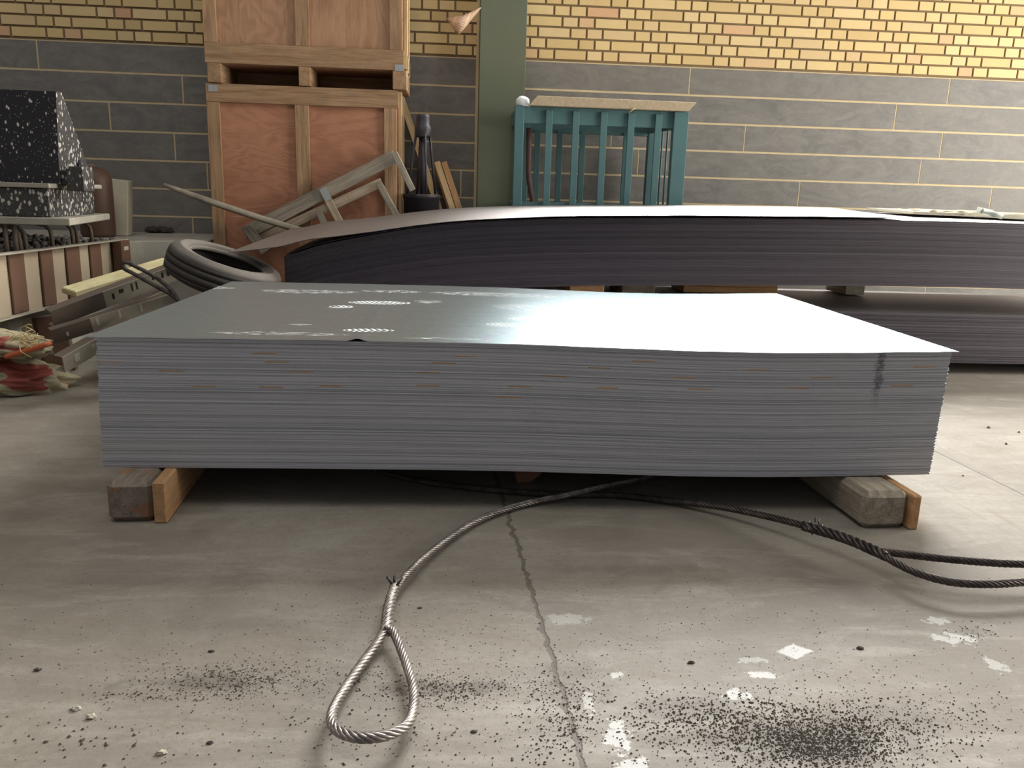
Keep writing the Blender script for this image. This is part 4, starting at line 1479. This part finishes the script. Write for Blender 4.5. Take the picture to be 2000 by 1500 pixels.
# ------------------------------------------------------------------ speckled machine on its stand, with what stands round it
YM = 4.62
cR = at_z(136, 433, .765)                    # near right corner of the board
t = thing('rebar_stand', 'low board on bent rebar legs under the speckled machine', 'stand', (cR.x - .6, cR.y + .4, PZ))
bR2 = at_z(231, 421, .765)
bx = [Vector((cR.x - 1.5, cR.y, .745)), Vector((cR.x, cR.y, .745)), Vector((bR2.x + .0, cR.y + .86, .745)), Vector((cR.x - 1.5, cR.y + .86, .745))]
m_ = MB()
m_.prism(bx, (0, 0, .035), bevel=.004)
part(m_, 'board', 'greyboard', t)
sd = (bx[2] - bx[1])
for f in (.04, .10, .40, .66, .72, .92):
    p = bx[1] + sd * f + Vector((-.11, .05, 0))
    k_ = (p + Vector((.06, 0, 0)) - a0).dot(nv)
    if k_ < .125:
        p += nv * (.125 - k_)
    m_ = MB()
    m_.tube([p + Vector((-.10, 0, -.011)), p + Vector((-.02, 0, -.011)), p + Vector((.03, 0, -.02)), p + Vector((.055, 0, -.045)), p + Vector((.06, 0, -.09)), p + Vector((.06, 0, .745 * -1 + PZ + .001))], .0105, 10)
    part(m_, 'leg', 'rebar', t)
for px in (5, 100):
    p = at_y(px, 445, cR.y + .03)
    m_ = MB()
    p = Vector((p.x, cR.y + .05, 0))
    k_ = (p - a0).dot(nv)
    if k_ < .125:
        p += nv * (.125 - k_)
    m_.tube([(p.x, p.y, PZ), (p.x, p.y, .745)], .012, 10)
    part(m_, 'leg', 'rebar', t)

t = thing('speckled_machine', 'black machine housing spattered with white, with a slanted side, on the rebar stand', 'machine', (cR.x - .5, cR.y + .3, .78))
zb0, zb1 = .7802, at_y(97, 368, cR.y + .06).z
Yb = cR.y + .06
xb = at_y(97, 400, Yb).x
xb2 = at_y(192, 400, Yb + .66).x
m_ = MB()
m_.prism([(xb - 1.3, Yb, zb0), (xb, Yb, zb0), (xb2 - .02, Yb + .66, zb0), (xb - 1.3, Yb + .66, zb0)], (0, 0, zb1 - zb0), bevel=.004)
part(m_, 'base_block', 'spk2', t)
m_ = MB()
m_.prism([(xb - 1.3, Yb - .015, zb1 + .001), (xb + .012, Yb - .015, zb1 + .001), (xb2 + .02, Yb + .68, zb1 + .001), (xb - 1.3, Yb + .68, zb1 + .001)], (0, 0, .022), bevel=.003)
part(m_, 'ledge_plate', 'greyboard', t, 'pale dusty ledge between housing and base')
zh0 = zb1 + .024
Yh = Yb + .07
zh1 = at_y(100, 178, Yh).z
xh0, xh1 = at_y(116, 356, Yh).x, at_y(109, 178, Yh).x
m_ = MB()
d_ = .36
vv = [(xh0 - 1.2, Yh, zh0), (xh0, Yh, zh0), (xh0 + .02, Yh + d_, zh0), (xh0 - 1.2, Yh + d_, zh0), (xh1 - 1.1, Yh, zh1), (xh1, Yh, zh1), (xh1 + .004, Yh + .05, zh1), (xh1 - 1.1, Yh + .05, zh1)]
m_.poly(vv, [(0, 1, 5, 4), (1, 2, 6, 5), (2, 3, 7, 6), (3, 0, 4, 7), (4, 5, 6, 7), (3, 2, 1, 0)], [0, 1, 0, 0, 0, 0])  # slanted side takes the paler speckle, painting in the light on it
part(m_, 'housing', ['spk', 'spk2'], t)
m_ = MB()
m_.box((xh0 + .075, Yh + .06, zh0 + .025), (.085, .12, .12), bevel=.004)
m_.box((xh0 + .02, Yh + .05, zh0 + .03), (.05, .05, .07), bevel=.003)
clamp_ = part(m_, 'clamp', 'spk2', t)
m_ = MB()
m_.lathe([(.016, 0), (.016, .02), (.009, .022), (.009, .034)], (xh0 + .085, Yh + .05, zh0 + .083), n=6)
part(m_, 'clamp_bolt', 'spk', clamp_)

YB = 5.78
gc_ = at_y(188, 400, YB)
t = thing('gas_bottle', 'rusty brown gas bottle standing behind the speckled machine', 'gas bottle', (gc_.x, YB, PZ))
zs = at_y(188, 326, YB).z
rb_ = .108
m_ = MB()
m_.lathe([(rb_ * .9, PZ + .002), (rb_, PZ + .02), (rb_, zs - .10), (rb_ * .96, zs - .06), (rb_ * .80, zs - .03), (rb_ * .5, zs - .008), (.03, zs)], (gc_.x, YB, 0), n=32)
part(m_, 'cylinder', 'cyl', t)
m_ = MB()
m_.lathe([(.045, zs - .012), (.045, zs + .016), (.03, zs + .02)], (gc_.x - .03, YB, 0), n=16)
part(m_, 'valve_cap', 'rebar', t)
m_ = MB()
m_.tube([(gc_.x - .10, YB - .05, zs - .02), (gc_.x - .13, YB - .05, zs + .01), (gc_.x - .165, YB - .05, zs + .012)], .011, 8)
part(m_, 'lever', 'pipe', t, 'pale small lever')
m_ = MB()
q = [at_y(206, 449, 5.92), at_y(249, 454, 5.92), at_y(250, 353, 6.0), at_y(207, 348, 6.0)]
q[0].z = q[1].z = PZ + .001
m_.prism(q, (0, .09, 0), bevel=.004)
tag(m_.build('beige_panel', 'beige', None, (q[0].x, 5.95, PZ)), 'stained beige panel standing upright behind the brown gas bottle', 'panel')
m_ = MB()
rg = at_z(312, 455, PZ)
for i in range(5):
    m_.lump((rg.x + random.uniform(-.06, .06), rg.y + random.uniform(-.03, .05), PZ + .018), (random.uniform(.035, .06), .04, random.uniform(.018, .028)), 3, .45, 2.5, i + 11, True, 0, .3)
tag(m_.build('crumpled_rag', 'rag', None, (rg.x, rg.y, PZ)), 'dark crumpled rag on the platform near the wall', 'rag')

# ------------------------------------------------------------------ grit and pebbles on the floor
m_ = MB()


def chip(p, r):
    vs = []
    for d in ((1, 0, 0), (0, 1, 0), (-1, 0, 0), (0, -1, 0), (0, 0, 1), (0, 0, -.3)):
        k = random.uniform(.6, 1.2) * r
        vs.append((p.x + d[0] * k, p.y + d[1] * k, max(.0005, p.z + d[2] * k * .8 + r * .2)))
    m_.poly(vs, [(0, 1, 4), (1, 2, 4), (2, 3, 4), (3, 0, 4), (1, 0, 5), (2, 1, 5), (3, 2, 5), (0, 3, 5)])


def scatter(px, py, sx, sy, n, r0, r1):
    for i in range(n):
        x, y = random.gauss(px, sx), random.gauss(py, sy)
        if not (-60 < x < 2060 and 960 < y < 1560):
            continue
        chip(at_z(x, y), random.uniform(r0, r1) * random.uniform(.5, 1))


scatter(1570, 1440, 130, 34, 2600, .0010, .0036)
scatter(1610, 1460, 70, 24, 1400, .0010, .0034)
scatter(1400, 1400, 110, 26, 900, .0012, .004)
scatter(1750, 1400, 120, 40, 700, .001, .0032)
scatter(870, 1345, 80, 17, 800, .001, .0032)
scatter(455, 1330, 75, 18, 900, .001, .003)
scatter(280, 1358, 60, 6, 90, .001, .0035)
scatter(650, 1330, 120, 20, 140, .001, .003)
scatter(1100, 1390, 45, 60, 600, .001, .0035)
scatter(800, 1250, 190, 80, 650, .001, .0026)
scatter(1500, 1270, 320, 80, 900, .001, .0028)
scatter(1910, 1238, 26, 12, 90, .001, .003)
scatter(300, 1280, 240, 90, 500, .001, .0028)
scatter(1000, 1440, 520, 45, 700, .001, .0035)
scatter(170, 1450, 60, 14, 26, .003, .006)
for (x, y, r_) in ((1930, 836, .011), (1880, 930, .006), (1965, 868, .009), (1990, 845, .009), (1760, 985, .005), (1795, 1090, .005)):
    chip(at_z(x, y), r_)
tag(m_.build('floor_grit', 'grit'), 'scattered dark grit and crumbs over the concrete floor', 'grit', None, 'stuff')

for (x, y, r_, mt_, lab) in [(148, 1386, .012, 'pebble', 'flat pale stone chip on the floor at lower left, farther of two'), (178, 1402, .012, 'pebble', 'flat pale stone chip on the floor at lower left, nearer of two'),
                             (316, 1472, .011, 'pebble', 'round pale pebble near the bottom edge, left of the rope eye'), (413, 1273, .008, 'grit', 'dark brown pebble on bare floor left of the rope splice'),
                             (1680, 1267, .010, 'grit', 'dark pebble on the floor to the right of the white paint patch'), (1350, 1295, .009, 'grit', 'grey pebble on the floor to the left of the white paint patch'),
                             (74, 1309, .009, 'grit', 'dark pebble near the left edge of the open floor'), (410, 1452, .008, 'grit', 'dark pebble near the bottom edge, left of the rope eye'),
                             (820, 1188, .007, 'grit', 'dark pebble on the floor right of the rope splice'), (925, 1430, .007, 'grit', 'dark pebble on the floor right of the rope eye')]:
    p = at_z(x, y)
    mm_ = MB()
    r_ *= .62
    mm_.lump((p.x, p.y, r_ * .28), (r_ * 1.25, r_ * .75, r_ * .5), 3, .7, 1.7, x, True)
    tag(mm_.build('pebble', mt_, None, (p.x, p.y, 0)), lab, 'pebble')
